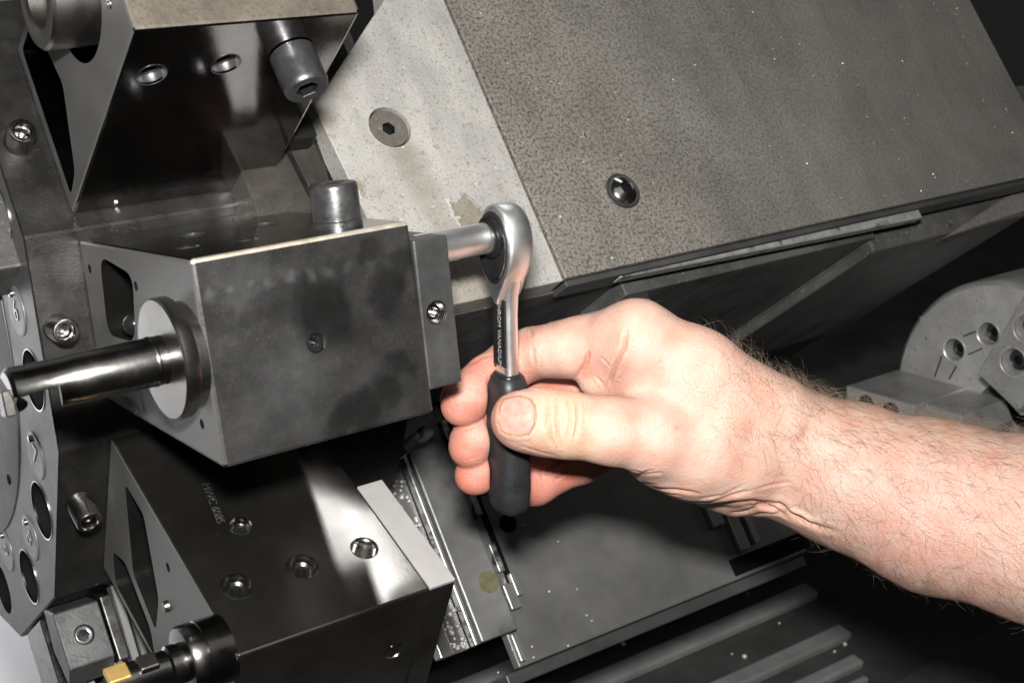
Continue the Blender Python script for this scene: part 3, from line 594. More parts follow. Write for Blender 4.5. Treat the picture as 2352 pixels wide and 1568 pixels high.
# ================================================================== socket and ratchet
PS = at_x(1030, 563, XB+.0995)
HC = Vector((XB+.1242, PS[1], PS[2]))                       # ratchet drive centre
hd = Vector((0, -.12, -1)).normalized(); xd = Vector((1, 0, 0)); wd = hd.cross(xd)    # handle, drive axis, width
SF = frame_of(Vector((XB+.0850, PS[1], PS[2])), (0, 1, 0), (0, 0, 1), (1, 0, 0))
so = link('drive_socket', bm_lathe([(.0052, 0), (.0058, .0004), (.0058, .0175), (.0056, .0180), (.0056, .0355), (.0052, .0370), (.0032, .0370), (.0032, .030)], 56), 'chrome', None, 40, SF)
tag(so, 'short chromed drive socket between tool block and ratchet head', 'socket')
RF = frame_of(HC, xd, hd, wd)                                # local x drive axis, y down the handle, z width
if RF.to_3x3().determinant() < 0: RF = frame_of(HC, xd, hd, -wd)
ra = empty('ratchet', RF, 'small chrome ratchet with black rubber grip held upright by the hand', 'ratchet')
def oval(sc, x, n=56, neck=True):
    out = []
    for i in range(n):
        a = 2*math.pi*i/n; c, s = math.cos(a), math.sin(a)
        y = .0160*c; z = .0108*s*(1-.10*c)
        if neck and c > .80: y += .006*(c-.80)/.20; z *= 1-.30*(c-.80)/.20
        out.append((x, y*sc+.0042, z*sc))
    return out
link('head', bm_loft([oval(.90, -.0054), oval(.965, -.0050), oval(1, -.0040), oval(1.0, .0010), oval(.975, .0035), oval(.90, .0052), oval(.72, .0063), oval(.4, .0068)]), 'chrome', ra, 60)
link('drive_plate', bm_loft([oval(.84, -.0050, neck=False), oval(.84, -.0058, neck=False), oval(.80, -.0062, neck=False)]), 'inlay', ra, 40)
link('drive_ring', bm_lathe([(.0076, 0), (.0076, .0016), (.0070, .0020), (.0066, .0020), (.0066, .0026), (.0060, .0030), (.0045, .0030)], 48), 'screw_dark', ra, 40, Matrix.Translation((-.0060, 0, 0))@RXN)
arc = bmesh.new()
rr_ = []
for k in range(14):
    a = math.radians(20+k*7.5); rr_.append([(-.0063, .0035+.0124*math.cos(a)*q, -.0086*math.sin(a)*q) for q in (.985, 1.03)]+[(-.0068, .0035+.0124*math.cos(a)*q, -.0086*math.sin(a)*q) for q in (1.03, .985)])
link('reversing_lever', bm_loft(rr_, True, True, arc), 'steel', ra)
def sect(y, hx, hz, n=28, p=3.2, ox=0.):
    out = []
    for i in range(n):
        a = 2*math.pi*i/n; c, s = math.cos(a), math.sin(a)
        k = (abs(c)**p+abs(s)**p)**(-1/p); out.append((ox+hx*k*c, y, hz*k*s))
    return out
link('shank', bm_loft([sect(.0125, .0042, .0072, ox=0), sect(.0185, .0040, .0062), sect(.023, .0034, .0049), sect(.030, .0031, .0045), sect(.045, .0030, .0044), sect(.0575, .0032, .0046)]), 'chrome', ra, 60)
link('inlay', bm_box(-.0037, -.0028, .0235, .0500, -.0039, .0039, .0003, 1), 'inlay', ra)
text_mesh('printed_lettering', 'CHROM VANADIUM', .0030, frame_of((-.00375, .0372, -.0003), (0, 1, 0), (0, 0, 1 if RF.to_3x3().col[2].dot(Vector(R@np.array([1, 0, 0]))) > 0 else -1), (-1, 0, 0)), 'print', ra, .00005, .95)
link('grip', bm_loft([sect(.0540, .0036, .0048), sect(.0546, .0052, .0062), sect(.0580, .0062, .0074), sect(.066, .0067, .0082), sect(.080, .0068, .0084), sect(.100, .0068, .0083), sect(.1065, .0064, .0078), sect(.1092, .0054, .0066), sect(.1103, .0038, .0048)]), 'grip', ra, 60)
link('grip_ring', bm_loft([sect(.0532, .0040, .0052), sect(.0538, .0046, .0057), sect(.0545, .0046, .0057)]), 'inlay', ra, 60)
# ================================================================== swarf
def specks(name, frame, n, region, rmin, rmax, m, parent, dens=None):
    V, F = [], []
    k = 0
    while k < n:
        x, y = random.uniform(*region[0]), random.uniform(*region[1])
        if dens and random.random() > dens(x, y): continue
        r = rmin+(rmax-rmin)*random.random()**3; b0 = len(V); q = [1+.5*(random.random()-.5) for _ in range(7)]
        for j in range(5): a = j*1.2566; V.append((x+r*q[j]*math.cos(a), y+r*q[j]*math.sin(a), -.0001))
        V.append((x+r*.2, y, r*.9*q[5]))
        for j in range(5): F.append((b0+j, b0+(j+1) % 5, b0+5))
        k += 1
    me = bpy.data.meshes.new(name); me.from_pydata(V, [], F); me.update()
    o = link(name, me, m, parent, False, None if parent else frame); o['kind'] = 'stuff'; return o
d_ = specks('swarf_dust', None, 240, ((.004, .34), (.002, .18)), .00018, .00065, 'dust', panel); d_['label'] = 'fine pale swarf specks on the slanted panel'
specks('swarf_dust', None, 70, ((-.073, -.003), (.004, .13)), .0002, .0006, 'dust', gp, lambda x, y: 1 if y < .09+(x+.075)*1.2 else 0)
specks('edge_grime', None, 260, ((.004, .34), (-.0004, .0065)), .00025, .0007, 'black_cast', panel)
specks('swarf_dust', None, 40, ((-.07, .0), (-.12, .0)), .0004, .0010, 'dust', bc)
def curl(name, frame, L_, w, bend, label, m='chip', thick=.00018):
    R_ = []; n = 12
    for i in range(n):
        a = bend*i/(n-1); rr = L_/max(abs(bend), 1e-3); c = Vector((rr*math.sin(a), 0, rr*(1-math.cos(a)))); nn = Vector((-math.sin(a), 0, math.cos(a)))*thick; ww = w*(1 if 0 < i < n-1 else .6)
        R_.append([tuple(c+Vector((0, -ww, 0))-nn), tuple(c+Vector((0, ww, 0))-nn), tuple(c+Vector((0, ww, 0))+nn), tuple(c+Vector((0, -ww, 0))+nn)])
    o = link(name, bm_loft(R_), m, None, False, frame); tag(o, label, 'metal chip', 'loose metal chips'); return o
def chip_at(u, v, P, Nn, ang, *a):
    p = on_plane(u, v, np.array(P), np.array(Nn)); f = look(p+np.array(Nn)*.0003, Nn, (1, 0, 0)); return curl('metal_chip', f@Matrix.Rotation(math.radians(ang), 4, 'Z'), *a)
nP = -H
chip_at(1346, 318, PC, nP, 210, .0042, .00035, 1.3, 'thin silver metal chip on the brown-grey panel above the button screw')
chip_at(1349, 612, PC, nP, 160, .0040, .00016, .8, 'hair-thin silver chip at the lower edge of the panel')
chip_at(2184, 508, PC, nP, 200, .0022, .0004, .5, 'tiny bright chip near the right end of the panel edge')
f1 = tf(14); c1 = at_x(283, 913, XB-.004)
curl('metal_chip', frame_of(c1, *(lambda X, T, Rr: (X*.45+T*-.38+Rr*.8, X*.2+T*.9+Rr*.3, T*.3+X*-.85+Rr*.3))(Vector(f1.col[0][:3]), Vector(f1.col[1][:3]), Vector(f1.col[2][:3]))).normalized() if False else look(c1, (-.75, -.55, .2), (0, 0, 1))@Matrix.Rotation(math.radians(-28), 4, 'Z'), .0085, .0013, .35, 'bright flat metal chip under the boring bar flange')
pd = Vector(f1.col[2][:3]); chip_at(265, 478, Vector((XB, YC, ZC))+tf(29).to_3x3()@Vector((0, 0, .1555)), tf(29).to_3x3()@Vector((0, 0, 1)), 30, .0026, .0006, .6, 'small white chip on the turret between upper and middle blocks')
#<hand>
# ================================================================== the hand and forearm
def handle_depth(v):
    """camera distance of the ratchet handle's axis at picture height v"""
    ys = np.linspace(-.03, .13, 80); P = np.array([list(HC+hd*y) for y in ys]); vv = project(P)[1]; dd = -(P@R)[:, 2]
    return float(np.interp(v, vv, dd))
def jn(u, v, off, rpx):
    d = handle_depth(v)+off*.001; return (np.array([(u-CX)/FPX*d, -(v-CY)/FPX*d, d]), rpx*d/FPX)
VOX = .00078
GLO = np.array([-.040, -.125, .420]); GHI = np.array([.235, .030, .615]); GN = np.ceil((GHI-GLO)/VOX).astype(int)
gx, gy, gz = [GLO[i]+VOX*np.arange(GN[i]) for i in range(3)]
def smin(a, b, k):
    h = np.maximum(k-np.abs(a-b), 0)/k; return np.minimum(a, b)-h*h*k*.25
def add_cap(F, a, b, k):
    """smooth union of a tapered limb segment into the field, inside its own bounding box only"""
    (pa, ra_), (pb, rb_) = a, b; m = max(ra_, rb_)+k+.008
    lo = np.maximum(((np.minimum(pa, pb)-m-GLO)/VOX).astype(int), 0); hi = np.minimum(((np.maximum(pa, pb)+m-GLO)/VOX).astype(int)+1, GN)
    if (hi <= lo).any(): return
    X = gx[lo[0]:hi[0], None, None]-pa[0]; Y = gy[None, lo[1]:hi[1], None]-pa[1]; Z = gz[None, None, lo[2]:hi[2]]-pa[2]
    ba = pb-pa; L2 = max(ba@ba, 1e-12); t = np.clip((X*ba[0]+Y*ba[1]+Z*ba[2])/L2, 0, 1)
    d = np.sqrt((X-t*ba[0])**2+(Y-t*ba[1])**2+(Z-t*ba[2])**2)-(ra_+t*(rb_-ra_))
    s = np.s_[lo[0]:hi[0], lo[1]:hi[1], lo[2]:hi[2]]; F[s] = smin(F[s], d.astype(np.float32), k)
def field(): return np.full(tuple(GN), .03, np.float32)
def chain(F, pts, k, kf=None):
    J = [jn(*p) for p in pts]
    for a, b in zip(J[:-1], J[1:]): add_cap(F, a, b, k)
PALM = field()
for c in ([(1462, 782, 8, 88), (1600, 850, 6, 86), (1765, 952, 8, 94)], [(1465, 850, 26, 80), (1770, 965, 24, 92)], [(1460, 925, 40, 75), (1775, 995, 38, 86)], [(1445, 1000, 50, 66), (1780, 1035, 48, 80)],
          [(1575, 905, 2, 84), (1640, 968, -2, 98)], [(1442, 862, 10, 56), (1500, 888, 6, 66)], [(1600, 1052, 4, 102), (1525, 1028, 0, 94)], [(1690, 1100, 16, 84), (1620, 1075, 20, 84)]):
    chain(PALM, c, .008)
for c in ([(1730, 985, 8, 108), (1840, 1018, 10, 118)], [(1750, 1055, 12, 112), (1850, 1078, 14, 122)], [(1780, 1040, 34, 120), (1870, 1062, 28, 132)],
          [(1800, 1040, 18, 135), (1950, 1092, 10, 160), (2150, 1163, -4, 190), (2400, 1218, -22, 207), (2760, 1295, -48, 226)], [(1900, 1085, 30, 135), (2150, 1155, 22, 170), (2760, 1285, -12, 225)]):
    chain(PALM, c, .007)
FING = {
 'thumb': [(1690, 1050, 2, 104), (1600, 1035, -4, 98), (1500, 1003, -12, 86), (1400, 989, -17, 76), (1300, 975, -19, 74), (1232, 964, -19.5, 70), (1188, 961, -18.5, 60)],
 'index': [(1462, 782, 8, 88), (1340, 795, 18, 67), (1222, 811, 25, 57), (1170, 840, 21, 56), (1120, 870, 14, 53), (1086, 900, 7, 52), (1064, 924, 3, 46), (1053, 937, 1, 37)],
 'middle': [(1465, 850, 28, 80), (1340, 912, 36, 58), (1222, 934, 31, 56), (1165, 945, 21, 50), (1128, 958, 15, 43), (1094, 994, 7, 45), (1080, 1020, 3, 46), (1076, 1030, 2, 40)],
 'ring': [(1460, 925, 40, 75), (1340, 985, 38, 60), (1228, 1035, 31, 54), (1170, 1050, 21, 48), (1130, 1062, 14, 41), (1099, 1082, 6, 43), (1087, 1093, 3, 43)],
 'pinky': [(1445, 1000, 50, 66), (1330, 1055, 40, 54), (1228, 1108, 27, 50), (1180, 1116, 19, 44), (1152, 1112, 15, 39)]}
HANDF = PALM.copy()
for nm, pts in FING.items():
    F = PALM.copy(); f2 = field(); chain(f2, pts, .0035)
    # soft pads: a little swelling on each fingertip and between the joints
    if nm in ('index', 'middle', 'ring'):
        a = pts[-2]; chain(f2, [(a[0]+10, a[1]-12, a[2]-2.5, a[3]*.92), (a[0]+5, a[1]+2, a[2]-2, a[3]*.90)], .004)
    if nm == 'index': chain(f2, [(1300, 806, 14, 55), (1262, 808, 16, 52)], .006); chain(f2, [(1400, 835, 11, 52), (1372, 872, 11, 44)], .003)
    if nm == 'thumb': chain(f2, [(1205, 975, -15, 58), (1245, 985, -14, 58)], .006)
    HANDF = smin(HANDF, smin(F, f2, .007), .0007)
# keep the flesh out of the grip
gP = np.stack(np.meshgrid(gx, gy, gz, indexing='ij'), -1)[:int((.045-GLO[0])/VOX)]
gw = np.stack([gP[..., 0], gP[..., 1], -gP[..., 2]], -1)@R.T; gl = gw-np.array(list(HC))
ry = gl@np.array(list(hd)); rx = gl[..., 0]; rz = gl@np.array(list(Vector(RF.col[2][:3])))
wx = np.interp(ry, [.05, .056, .066, .0975, .108], [.0034, .0060, .0068, .0068, .0040]); wz = np.interp(ry, [.05, .056, .066, .0975, .108], [.0048, .0073, .0083, .0083, .0050])
gd = (((np.abs(rx)/wx)**2.6+(np.abs(rz)/wz)**2.6)**(1/2.6)-1)*np.minimum(wx, wz)
gd = np.maximum(gd, np.maximum(.018-ry, ry-.111)).astype(np.float32)
n0 = gd.shape[0]; a_ = HANDF[:n0]; b_ = -(gd-.0002); kk = .0015
hh = np.maximum(kk-np.abs(a_-b_), 0)/kk; HANDF[:n0] = np.maximum(a_, b_)+hh*hh*kk*.25
del gP, gw, gl, ry, rx, rz, wx, wz, gd

def surface_nets(F):
    S = F < 0; nx, ny, nz = F.shape
    c = np.zeros((nx-1, ny-1, nz-1), np.uint8)
    for i in (0, 1):
        for j in (0, 1):
            for k in (0, 1): c += S[i:nx-1+i, j:ny-1+j, k:nz-1+k]
    act = np.argwhere((c > 0) & (c < 8)); idx = -np.ones(c.shape, np.int64); idx[tuple(act.T)] = np.arange(len(act))
    off = np.array([(i, j, k) for i in (0, 1) for j in (0, 1) for k in (0, 1)])
    val = np.stack([F[tuple((act+o).T)] for o in off], 1); acc = np.zeros((len(act), 3)); cnt = np.zeros(len(act))
    for a in range(8):
        for b in range(a+1, 8):
            if np.abs(off[a]-off[b]).sum() != 1: continue
            va, vb = val[:, a], val[:, b]; m = (va < 0) != (vb < 0); t = np.where(m, va/np.where(m, va-vb, 1), 0)
            acc += np.where(m[:, None], off[a]+t[:, None]*(off[b]-off[a]), 0); cnt += m
    V = GLO+VOX*(act+acc/cnt[:, None]); Q = []
    for ax in range(3):
        sl0 = [slice(1, -1)]*3; sl1 = [slice(1, -1)]*3; sl0[ax] = slice(0, -1); sl1[ax] = slice(1, None)
        A, B = S[tuple(sl0)], S[tuple(sl1)]; e = np.argwhere(A != B); flip = A[tuple(e.T)]
        b0 = e.copy(); o1, o2 = [i for i in range(3) if i != ax]
        b0[:, o1] += 1; b0[:, o2] += 1
        def cell(d1, d2):
            q = b0.copy(); q[:, o1] -= d1; q[:, o2] -= d2; return idx[tuple(q.T)]
        q = np.stack([cell(1, 1), cell(0, 1), cell(0, 0), cell(1, 0)], 1)
        if ax == 1: flip = ~flip
        q[~flip] = q[~flip][:, ::-1]; Q.append(q)
    return V, np.concatenate(Q)
HV, HQ = surface_nets(HANDF)
HQ = HQ[(HQ >= 0).all(1)]
def adj_smooth(V, Q, it, lam=.5):
    a = np.concatenate([Q[:, 0], Q[:, 1], Q[:, 2], Q[:, 3]]); b = np.concatenate([Q[:, 1], Q[:, 2], Q[:, 3], Q[:, 0]])
    I = np.concatenate([a, b]); J = np.concatenate([b, a]); n = np.bincount(I, minlength=len(V))
    for _ in range(it):
        m = np.stack([np.bincount(I, V[J, k], len(V)) for k in range(3)], 1)/np.maximum(n, 1)[:, None]; V = V+lam*(m-V)
    return V
HV = adj_smooth(HV, HQ, 4)
HW = np.stack([HV[:, 0], HV[:, 1], -HV[:, 2]], 1)@R.T
def vnormals(V, Q):
    fn = np.cross(V[Q[:, 2]]-V[Q[:, 0]], V[Q[:, 3]]-V[Q[:, 1]]); n = np.zeros_like(V)
    for k in range(4): np.add.at(n, Q[:, k], fn)
    return n/np.maximum(np.linalg.norm(n, axis=1, keepdims=True), 1e-12)
NRM = vnormals(HW, HQ)
# orient outwards
cen = HW.mean(0)
if (NRM*(HW-cen)).sum() < 0: HQ = HQ[:, ::-1]; NRM = -NRM
U_, V_ = project(HW); toward = (NRM*(-HW/np.linalg.norm(HW, axis=1, keepdims=True))).sum(1)
def hz1(l): return np.array([(973.3+.34247*x, 671.2+.34247*y) for x, y in l])
def hz2(l): return np.array([(1443+.51377*x, 671.2+.51377*y) for x, y in l])
def taper_line(pl_, w):
    d = np.full(len(U_), 1e9); tt = np.zeros(len(U_)); seg = np.hypot(*(pl_[1:]-pl_[:-1]).T); tot = seg.sum(); s0 = 0
    for a, b, l in zip(pl_[:-1], pl_[1:], seg):
        ab = b-a; t = np.clip(((U_-a[0])*ab[0]+(V_-a[1])*ab[1])/(ab@ab), 0, 1); q = np.hypot(U_-a[0]-t*ab[0], V_-a[1]-t*ab[1]); m = q < d; d[m] = q[m]; tt[m] = (s0+t[m]*l)/tot; s0 += l
    k = np.clip(np.sin(np.clip(tt, 0, 1)*np.pi)*1.6, 0, 1)
    return np.exp(-(d/w)**2)*k, np.exp(-((d-2.6*w)/(1.6*w))**2)*k
def dist_line(pl_):
    d = np.full(len(U_), 1e9)
    for a, b in zip(pl_[:-1], pl_[1:]):
        ab = b-a; t = np.clip(((U_-a[0])*ab[0]+(V_-a[1])*ab[1])/(ab@ab), 0, 1); d = np.minimum(d, np.hypot(U_-a[0]-t*ab[0], V_-a[1]-t*ab[1]))
    return d
CREASE = [(hz1([(850, 700), (832, 850), (850, 980), (890, 1060)]), 6, 1.1), (hz1([(905, 690), (895, 850), (905, 1000), (925, 1050)]), 6, 1.1), (hz1([(965, 700), (988, 840), (950, 1020)]), 6, 1.2), (hz1([(1035, 720), (1030, 880), (1010, 1000)]), 6, 1.1), (hz1([(935, 800), (930, 900), (940, 980)]), 4, .6), (hz1([(820, 720), (805, 850), (825, 960)]), 4, .5),
          (hz1([(1365, 230), (1345, 370), (1280, 500), (1235, 640), (1222, 715)]), 8, 1.4), (hz1([(1110, 390), (1085, 480), (1040, 570)]), 8, 1.5), (hz1([(725, 350), (745, 500)]), 7, .4), (hz1([(690, 215), (715, 245), (730, 300)]), 6, .6), (hz1([(860, 190), (870, 225)]), 6, .3),
          (hz1([(870, 1260), (950, 1215), (990, 1200)]), 5, .6), (hz1([(780, 1180), (800, 1260)]), 5, .4), (hz1([(290, 490), (400, 430), (480, 420)]), 6, .35), (hz1([(1300, 1210), (1440, 1225), (1520, 1215)]), 6, .8), (hz1([(1420, 1280), (1560, 1285)]), 5, .6),
          (hz2([(360, 955), (450, 944), (560, 935), (680, 950), (760, 1010), (860, 1052), (960, 1075)]), 9, 1.5), (hz2([(440, 990), (520, 975), (580, 955), (650, 965), (740, 1005)]), 7, 1.0), (hz2([(20, 850), (130, 878), (220, 882), (330, 900)]), 6, .9), (hz2([(80, 812), (150, 805)]), 5, .5), (hz2([(230, 945), (360, 940), (460, 905), (560, 880)]), 6, .7), (hz2([(560, 880), (640, 860), (740, 845)]), 5, .4), (hz2([(700, 960), (780, 985), (840, 1030)]), 6, -.8), (hz2([(820, 560), (790, 640), (740, 680)]), 22, .5), (hz2([(480, 960), (540, 950), (610, 952), (690, 975)]), 5, .8), (hz2([(540, 1000), (600, 985), (680, 985), (740, 1020)]), 5, .6), (hz2([(60, 868), (150, 895), (250, 905)]), 4, .6), (hz2([(0, 790), (60, 805), (120, 790)]), 4, .5), (hz2([(300, 925), (420, 905), (520, 860)]), 5, .5), (hz1([(560, 660), (700, 650), (800, 665)]), 4, .2), (hz1([(660, 330), (655, 420)]), 4, .3), (hz1([(780, 420), (790, 530)]), 5, .3), (hz1([(1150, 560), (1200, 610), (1225, 670)]), 5, .5), (hz1([(1180, 430), (1255, 500)]), 4, .35), (hz1([(1370, 500), (1300, 590), (1260, 690)]), 4, .4), (hz1([(260, 1130), (330, 1110), (390, 1090)]), 3, .2), (hz1([(620, 1020), (800, 1075), (900, 1095)]), 4, .3)]
disp = np.zeros(len(HW)); crease_shade = np.zeros(len(HW))
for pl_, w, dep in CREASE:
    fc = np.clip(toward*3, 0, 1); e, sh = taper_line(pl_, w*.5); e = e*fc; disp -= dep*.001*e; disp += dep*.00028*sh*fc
    if dep > 0: crease_shade = np.maximum(crease_shade, e*min(1, dep))
# nail bed
NAIL = hz1([(540, 725), (590, 708), (650, 703), (712, 722), (742, 770), (746, 830), (735, 890), (700, 945), (640, 955), (570, 948), (528, 925), (512, 870), (514, 800), (522, 755)])
nc = NAIL.mean(0)
near_nail = (np.abs(U_-nc[0]) < 55) & (np.abs(V_-nc[1]) < 60) & (toward > 0)
nd = dist_line(np.vstack([NAIL, NAIL[:1]])); ang = np.arctan2(V_-nc[1], U_-nc[0]); na = np.arctan2(NAIL[:, 1]-nc[1], NAIL[:, 0]-nc[0]); nr = np.hypot(NAIL[:, 0]-nc[0], NAIL[:, 1]-nc[1]); o_ = np.argsort(na)
rad = np.interp(ang, na[o_], nr[o_], period=2*np.pi); inside = near_nail & (np.hypot(U_-nc[0], V_-nc[1]) < rad)
sgn = np.where(inside, -nd, nd)
disp += np.where(near_nail, -.00075/(1+np.exp(np.clip(sgn/2.2, -30, 30))), 0) + np.where(near_nail, .00035*np.exp(-((sgn-8)/6)**2), 0)
HW = HW+NRM*disp[:, None]
# fine irregularity of flesh
def wav(s, seed):
    r = np.random.RandomState(seed); o = np.zeros(len(HW))
    for _ in range(6): k = r.normal(size=3); k = k/np.linalg.norm(k)*s; o += np.sin(HW@k+r.rand()*6.28)
    return o/6
HW = HW+NRM*(wav(260, 1)*.00045+wav(700, 2)*.00013)[:, None]*np.clip((U_-1150)/200, .3, 1)[:, None]
# ---- skin colour: pinker fingers, sallow thumb, paler wrist; crease and forearm shade painted in
col = np.tile(np.array([.545, .388, .312]), (len(HW), 1))
def tint(c, w): global col; w = np.clip(w, 0, 1)[:, None]; col = col*(1-w)+np.array(c)*w
def near_chain(pts):
    J = [jn(*p) for p in pts]; d = np.full(len(HV), 1e9)
    for (a, ra_), (b, rb_) in zip(J[:-1], J[1:]):
        ba = b-a; t = np.clip(((HV-a)@ba)/(ba@ba), 0, 1); d = np.minimum(d, np.linalg.norm(HV-a-t[:, None]*ba, axis=1)-(ra_+t*(rb_-ra_)))
    return np.clip(1-d/.004, 0, 1)
for f in ('index', 'middle', 'ring', 'pinky'): tint((.53, .218, .165), near_chain(FING[f])*np.clip((1440-U_)/140, 0, 1)*.95*np.clip((V_-750)/70, .3, 1))
for f in ('index', 'middle', 'ring'): a = FING[f][-2]; tint((.50, .175, .135), np.exp(-(np.hypot(U_-a[0]-10, V_-a[1]-12)/38)**2)*.55*(toward > 0))
th = near_chain(FING['thumb'])*(toward > -.2)
tint((.60, .43, .28), th*np.exp(-((U_-1290)/75)**2)*.75); tint((.62, .36, .29), th*np.clip((1225-U_)/60, 0, 1)*.7)
tint((.62, .34, .28), np.exp(-(np.hypot(U_-1570, V_-990)/95)**2)*.35); tint((.58, .33, .28), np.exp(-(np.hypot((U_-2130)/3, V_-1235)/55)**2)*.45)
tint((.52, .350, .295), np.clip((U_-1750)/250, 0, 1)*.35*np.clip((V_-980)/120, 0, 1)); tint((.56, .385, .275), np.clip((U_-1750)/250, 0, 1)*.35*np.clip((1080-V_)/100, 0, 1))
tint((.60, .15, .14), np.exp(-(np.hypot(U_-1553, V_-982)/5)**2)*.6)
tint((.42, .17, .11), crease_shade*.45)  # shade in the creases painted into the skin colour
tint((.20, .11, .05), np.where(near_nail, np.exp(-((sgn-1.5)/3.0)**2), 0)*.85); tint((.42, .22, .12), np.where(near_nail & (U_ < nc[0]), np.exp(-((sgn-9)/7)**2), 0)*.4)
grime = np.clip(wav(1500, 5)+wav(3200, 6), 0, 1)
col *= np.array([.82, .80, .80])*(1-.13*np.clip((U_-1650)/350, 0, 1))[:, None]  # forearm colour darkened to the right, offsetting the nearer flash
tint((.25, .13, .09), grime*.35*np.clip((1140-U_)/60, 0, 1)*(V_ > 850))
me = bpy.data.meshes.new('person'); me.from_pydata(HW.tolist(), [], HQ.tolist()); me.update()
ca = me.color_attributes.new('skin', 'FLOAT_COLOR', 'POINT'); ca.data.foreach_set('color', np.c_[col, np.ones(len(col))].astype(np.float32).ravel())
sk = bpy.data.materials.new('skin'); sk.use_nodes = True; nt, N, L, b = nodes_of(sk)
at = N.new('ShaderNodeVertexColor'); at.layer_name = 'skin'; tc = N.new('ShaderNodeTexCoord')
nz = N.new('ShaderNodeTexNoise'); nz.inputs['Scale'].default_value = 110; nz.inputs['Detail'].default_value = 6; L.new(tc.outputs['Object'], nz.inputs['Vector'])
hs = N.new('ShaderNodeMix'); hs.data_type = 'RGBA'; hs.blend_type = 'MULTIPLY'; hs.inputs[0].default_value = 1; cr = N.new('ShaderNodeValToRGB'); L.new(nz.outputs[0], cr.inputs[0]); cr.color_ramp.elements[0].position = .3; cr.color_ramp.elements[0].color = (.97, .76, .70, 1); cr.color_ramp.elements[1].position = .7; cr.color_ramp.elements[1].color = (1.0, 1.0, 1.0, 1)
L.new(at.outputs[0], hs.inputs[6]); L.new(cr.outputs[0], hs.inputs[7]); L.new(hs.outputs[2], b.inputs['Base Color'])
b.inputs['Roughness'].default_value = .48; b.inputs['Specular IOR Level'].default_value = .38
b.inputs['Subsurface Weight'].default_value = .30; b.inputs['Subsurface Radius'].default_value = (1, .36, .18); b.inputs['Subsurface Scale'].default_value = .0045
vo = N.new('ShaderNodeTexVoronoi'); vo.inputs['Scale'].default_value = 2000; L.new(tc.outputs['Object'], vo.inputs['Vector']); n2 = N.new('ShaderNodeTexNoise'); n2.inputs['Scale'].default_value = 600; n2.inputs['Detail'].default_value = 5; L.new(tc.outputs['Object'], n2.inputs['Vector'])
am = N.new('ShaderNodeMath'); am.operation = 'ADD'; L.new(vo.outputs['Distance'], am.inputs[0]); L.new(n2.outputs[0], am.inputs[1])
bp = N.new('ShaderNodeBump'); bp.inputs['Strength'].default_value = .65; bp.inputs['Distance'].default_value = .00030; L.new(am.outputs[0], bp.inputs['Height']); L.new(bp.outputs[0], b.inputs['Normal'])
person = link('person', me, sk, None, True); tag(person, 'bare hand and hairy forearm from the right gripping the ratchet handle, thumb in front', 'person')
BV = BVHTree.FromPolygons([Vector(v) for v in HW.tolist()], HQ.tolist())
def hit(u, v):
    d = Vector(ray(u, v)); l, n, i, t = BV.ray_cast(Vector((0, 0, 0)), d.normalized()); return l, n
# ---- thumb nail: a gently arched plate bedded in the skin
rings = []
for s in np.linspace(1, 0, 9):
    ring = []
    for p in NAIL:
        q = nc+(p-nc)*s*.985; l, n = hit(q[0], q[1]); ring.append(l+n*(.00018+.00062*(1-s**2.2)))
    rings.append(ring)
nm_ = bpy.data.materials.new('nail'); nm_.use_nodes = True; nt, N, L, b = nodes_of(nm_); b.inputs['Base Color'].default_value = (.56, .35, .30, 1); b.inputs['Roughness'].default_value = .26; b.inputs['Subsurface Weight'].default_value = .2; b.inputs['Subsurface Scale'].default_value = .002
tc = N.new('ShaderNodeTexCoord'); nz = N.new('ShaderNodeTexNoise'); nz.inputs['Scale'].default_value = 350; L.new(tc.outputs['Object'], nz.inputs['Vector']); cr = N.new('ShaderNodeValToRGB'); L.new(nz.outputs[0], cr.inputs[0]); cr.color_ramp.elements[0].position = .35; cr.color_ramp.elements[0].color = (.42, .215, .17, 1); cr.color_ramp.elements[1].position = .65; cr.color_ramp.elements[1].color = (.47, .265, .215, 1); L.new(cr.outputs[0], b.inputs['Base Color'])
link('thumb_nail', bm_loft(rings, False, True), nm_, person, True)
# ---- index nail, seen edge-on at the left
rings = []
for q in np.linspace(0, 1, 8):
    row = []
    for w_ in np.linspace(-1, 1, 9):
        v_ = 886+36*q; d0 = handle_depth(v_)+.0065-.0035*q+w_*.0052*(1-.25*q**3)
        o0 = Vector(R@np.array([(850-CX)/FPX*d0, -(v_-CY)/FPX*d0, -d0])); l, n, i_, t_ = BV.ray_cast(o0, Vector(R@np.array([1., 0, 0])).normalized())
        if l is None or abs(project(np.array(l))[0]-1040) > 45: l = Vector(at_depth(1048, v_, d0))
        row.append(l+Vector(R@np.array([-1., .3, 0])).normalized()*(.0006+.0003*q))
    rings.append(row)
link('index_nail', bm_loft(rings, False, False, None, False), nm_, person, True)
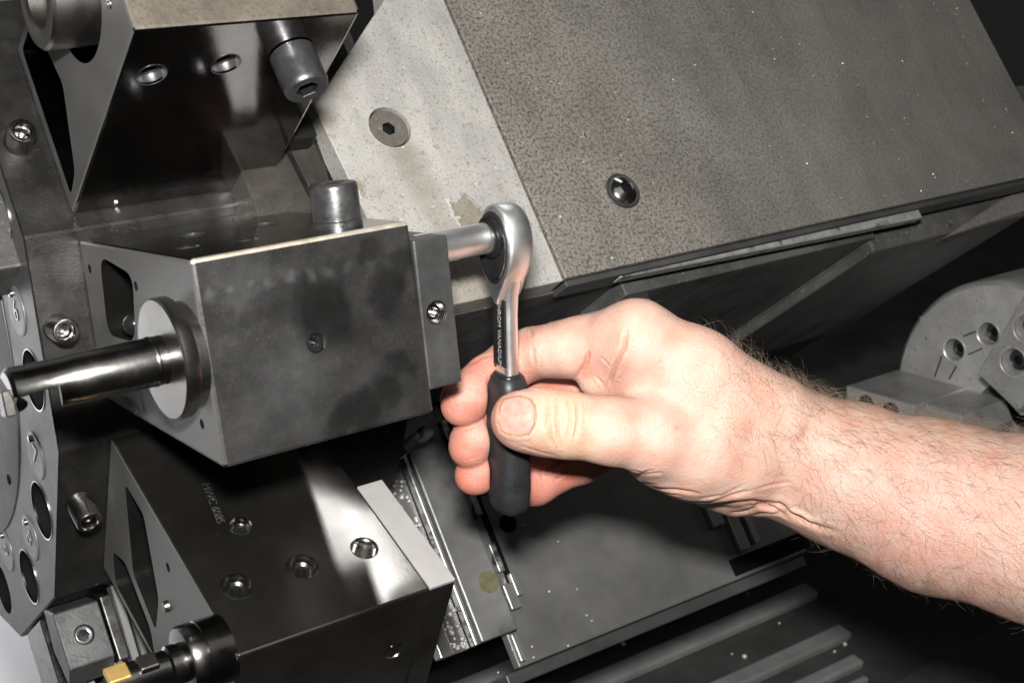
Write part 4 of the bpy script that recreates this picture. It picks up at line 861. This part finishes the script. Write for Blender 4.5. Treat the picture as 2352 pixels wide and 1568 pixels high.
# ---- hair
hm = bpy.data.materials.new('arm_hair'); hm.use_nodes = True; nt, N, L, b = nodes_of(hm); b.inputs['Base Color'].default_value = (.135, .098, .066, 1); b.inputs['Roughness'].default_value = .35; b.inputs['Specular IOR Level'].default_value = .6
axis_arm = Vector(list(at_depth(2352, 1215, .50)-at_depth(1800, 1035, .54))).normalized()
rs = np.random.RandomState(3); hv, hf = [], []
cand = np.where((U_ > 1545) & (U_ < 2420) & (NRM@(-cen/np.linalg.norm(cen)) > -.55))[0]
dens = np.clip((U_[cand]-1580)/260, .06, 1)*np.where(V_[cand] < 1010+.13*(U_[cand]-1800), 1, .62)
dens *= np.where(np.abs(toward[cand]) < .38, .62, .95); dens *= np.where((V_[cand] > 1060) & (U_[cand] < 1820), .25, 1)*np.where((np.abs(toward[cand]) < .38) & (V_[cand] > 1130), .07, 1)
pick = rs.choice(cand, 3500, replace=False, p=dens/dens.sum())
extra = np.where((U_ > 1300) & (U_ < 1560) & (V_ < 740) & (toward > -.3))[0]; pick = np.concatenate([pick, rs.choice(extra, 26, replace=False)])
def strand(p, n, L_, r0, dirv, curl, lift=0.):
    pts = []; cur = p-n*.0004; d = (n*(.35+lift+.5*rs.rand())+dirv).normalized(); side = d.cross(n).normalized()
    for s in range(6):
        pts.append(cur); cur = cur+d*(L_/5); d = (d-n*curl*.22+side*rs.normal()*.22).normalized()
    b0 = len(hv)
    for s, q in enumerate(pts):
        r_ = r0*(1-.8*s/5); t = (pts[min(s+1, 5)]-pts[max(s-1, 0)]).normalized(); a = t.orthogonal().normalized(); c = t.cross(a)
        for k in range(3): hv.append(tuple(q+(a*math.cos(2.094*k)+c*math.sin(2.094*k))*r_))
    for s in range(5):
        for k in range(3): hf.append((b0+3*s+k, b0+3*s+(k+1) % 3, b0+3*s+3+(k+1) % 3, b0+3*s+3+k))
for i in pick:
    p = Vector(HW[i]); n = Vector(NRM[i]); g_ = (axis_arm*(.55+rs.normal()*.55)+Vector((0, 0, -1))*(.45+rs.normal()*.35)); g_ = (g_-n*g_.dot(n)); g_ = g_.normalized() if g_.length > 1e-6 else n.orthogonal()
    sm = U_[i] < 1560
    edge = abs(toward[i]) < .33
    if V_[i] < 960 or edge: g_ = (-axis_arm*(.3+rs.normal()*.6)+Vector(list(rs.normal(size=3)*.45))); g_ = (g_-n*g_.dot(n)).normalized()
    strand(p, n, (.0035 if sm else .0055+.0065*rs.rand()+(.001*rs.rand() if edge else 0)), .000045 if sm else (.000062 if edge else .000043), g_, .5+.8*rs.rand(), .45 if edge else 0)
hme = bpy.data.meshes.new('arm_hair'); hme.from_pydata(hv, [], hf); hme.update(); ho = link('arm_hair', hme, hm, person, True); ho['kind'] = 'stuff'; ho['label'] = 'dark curly hair on the forearm'
del HANDF, PALM
#</hand>
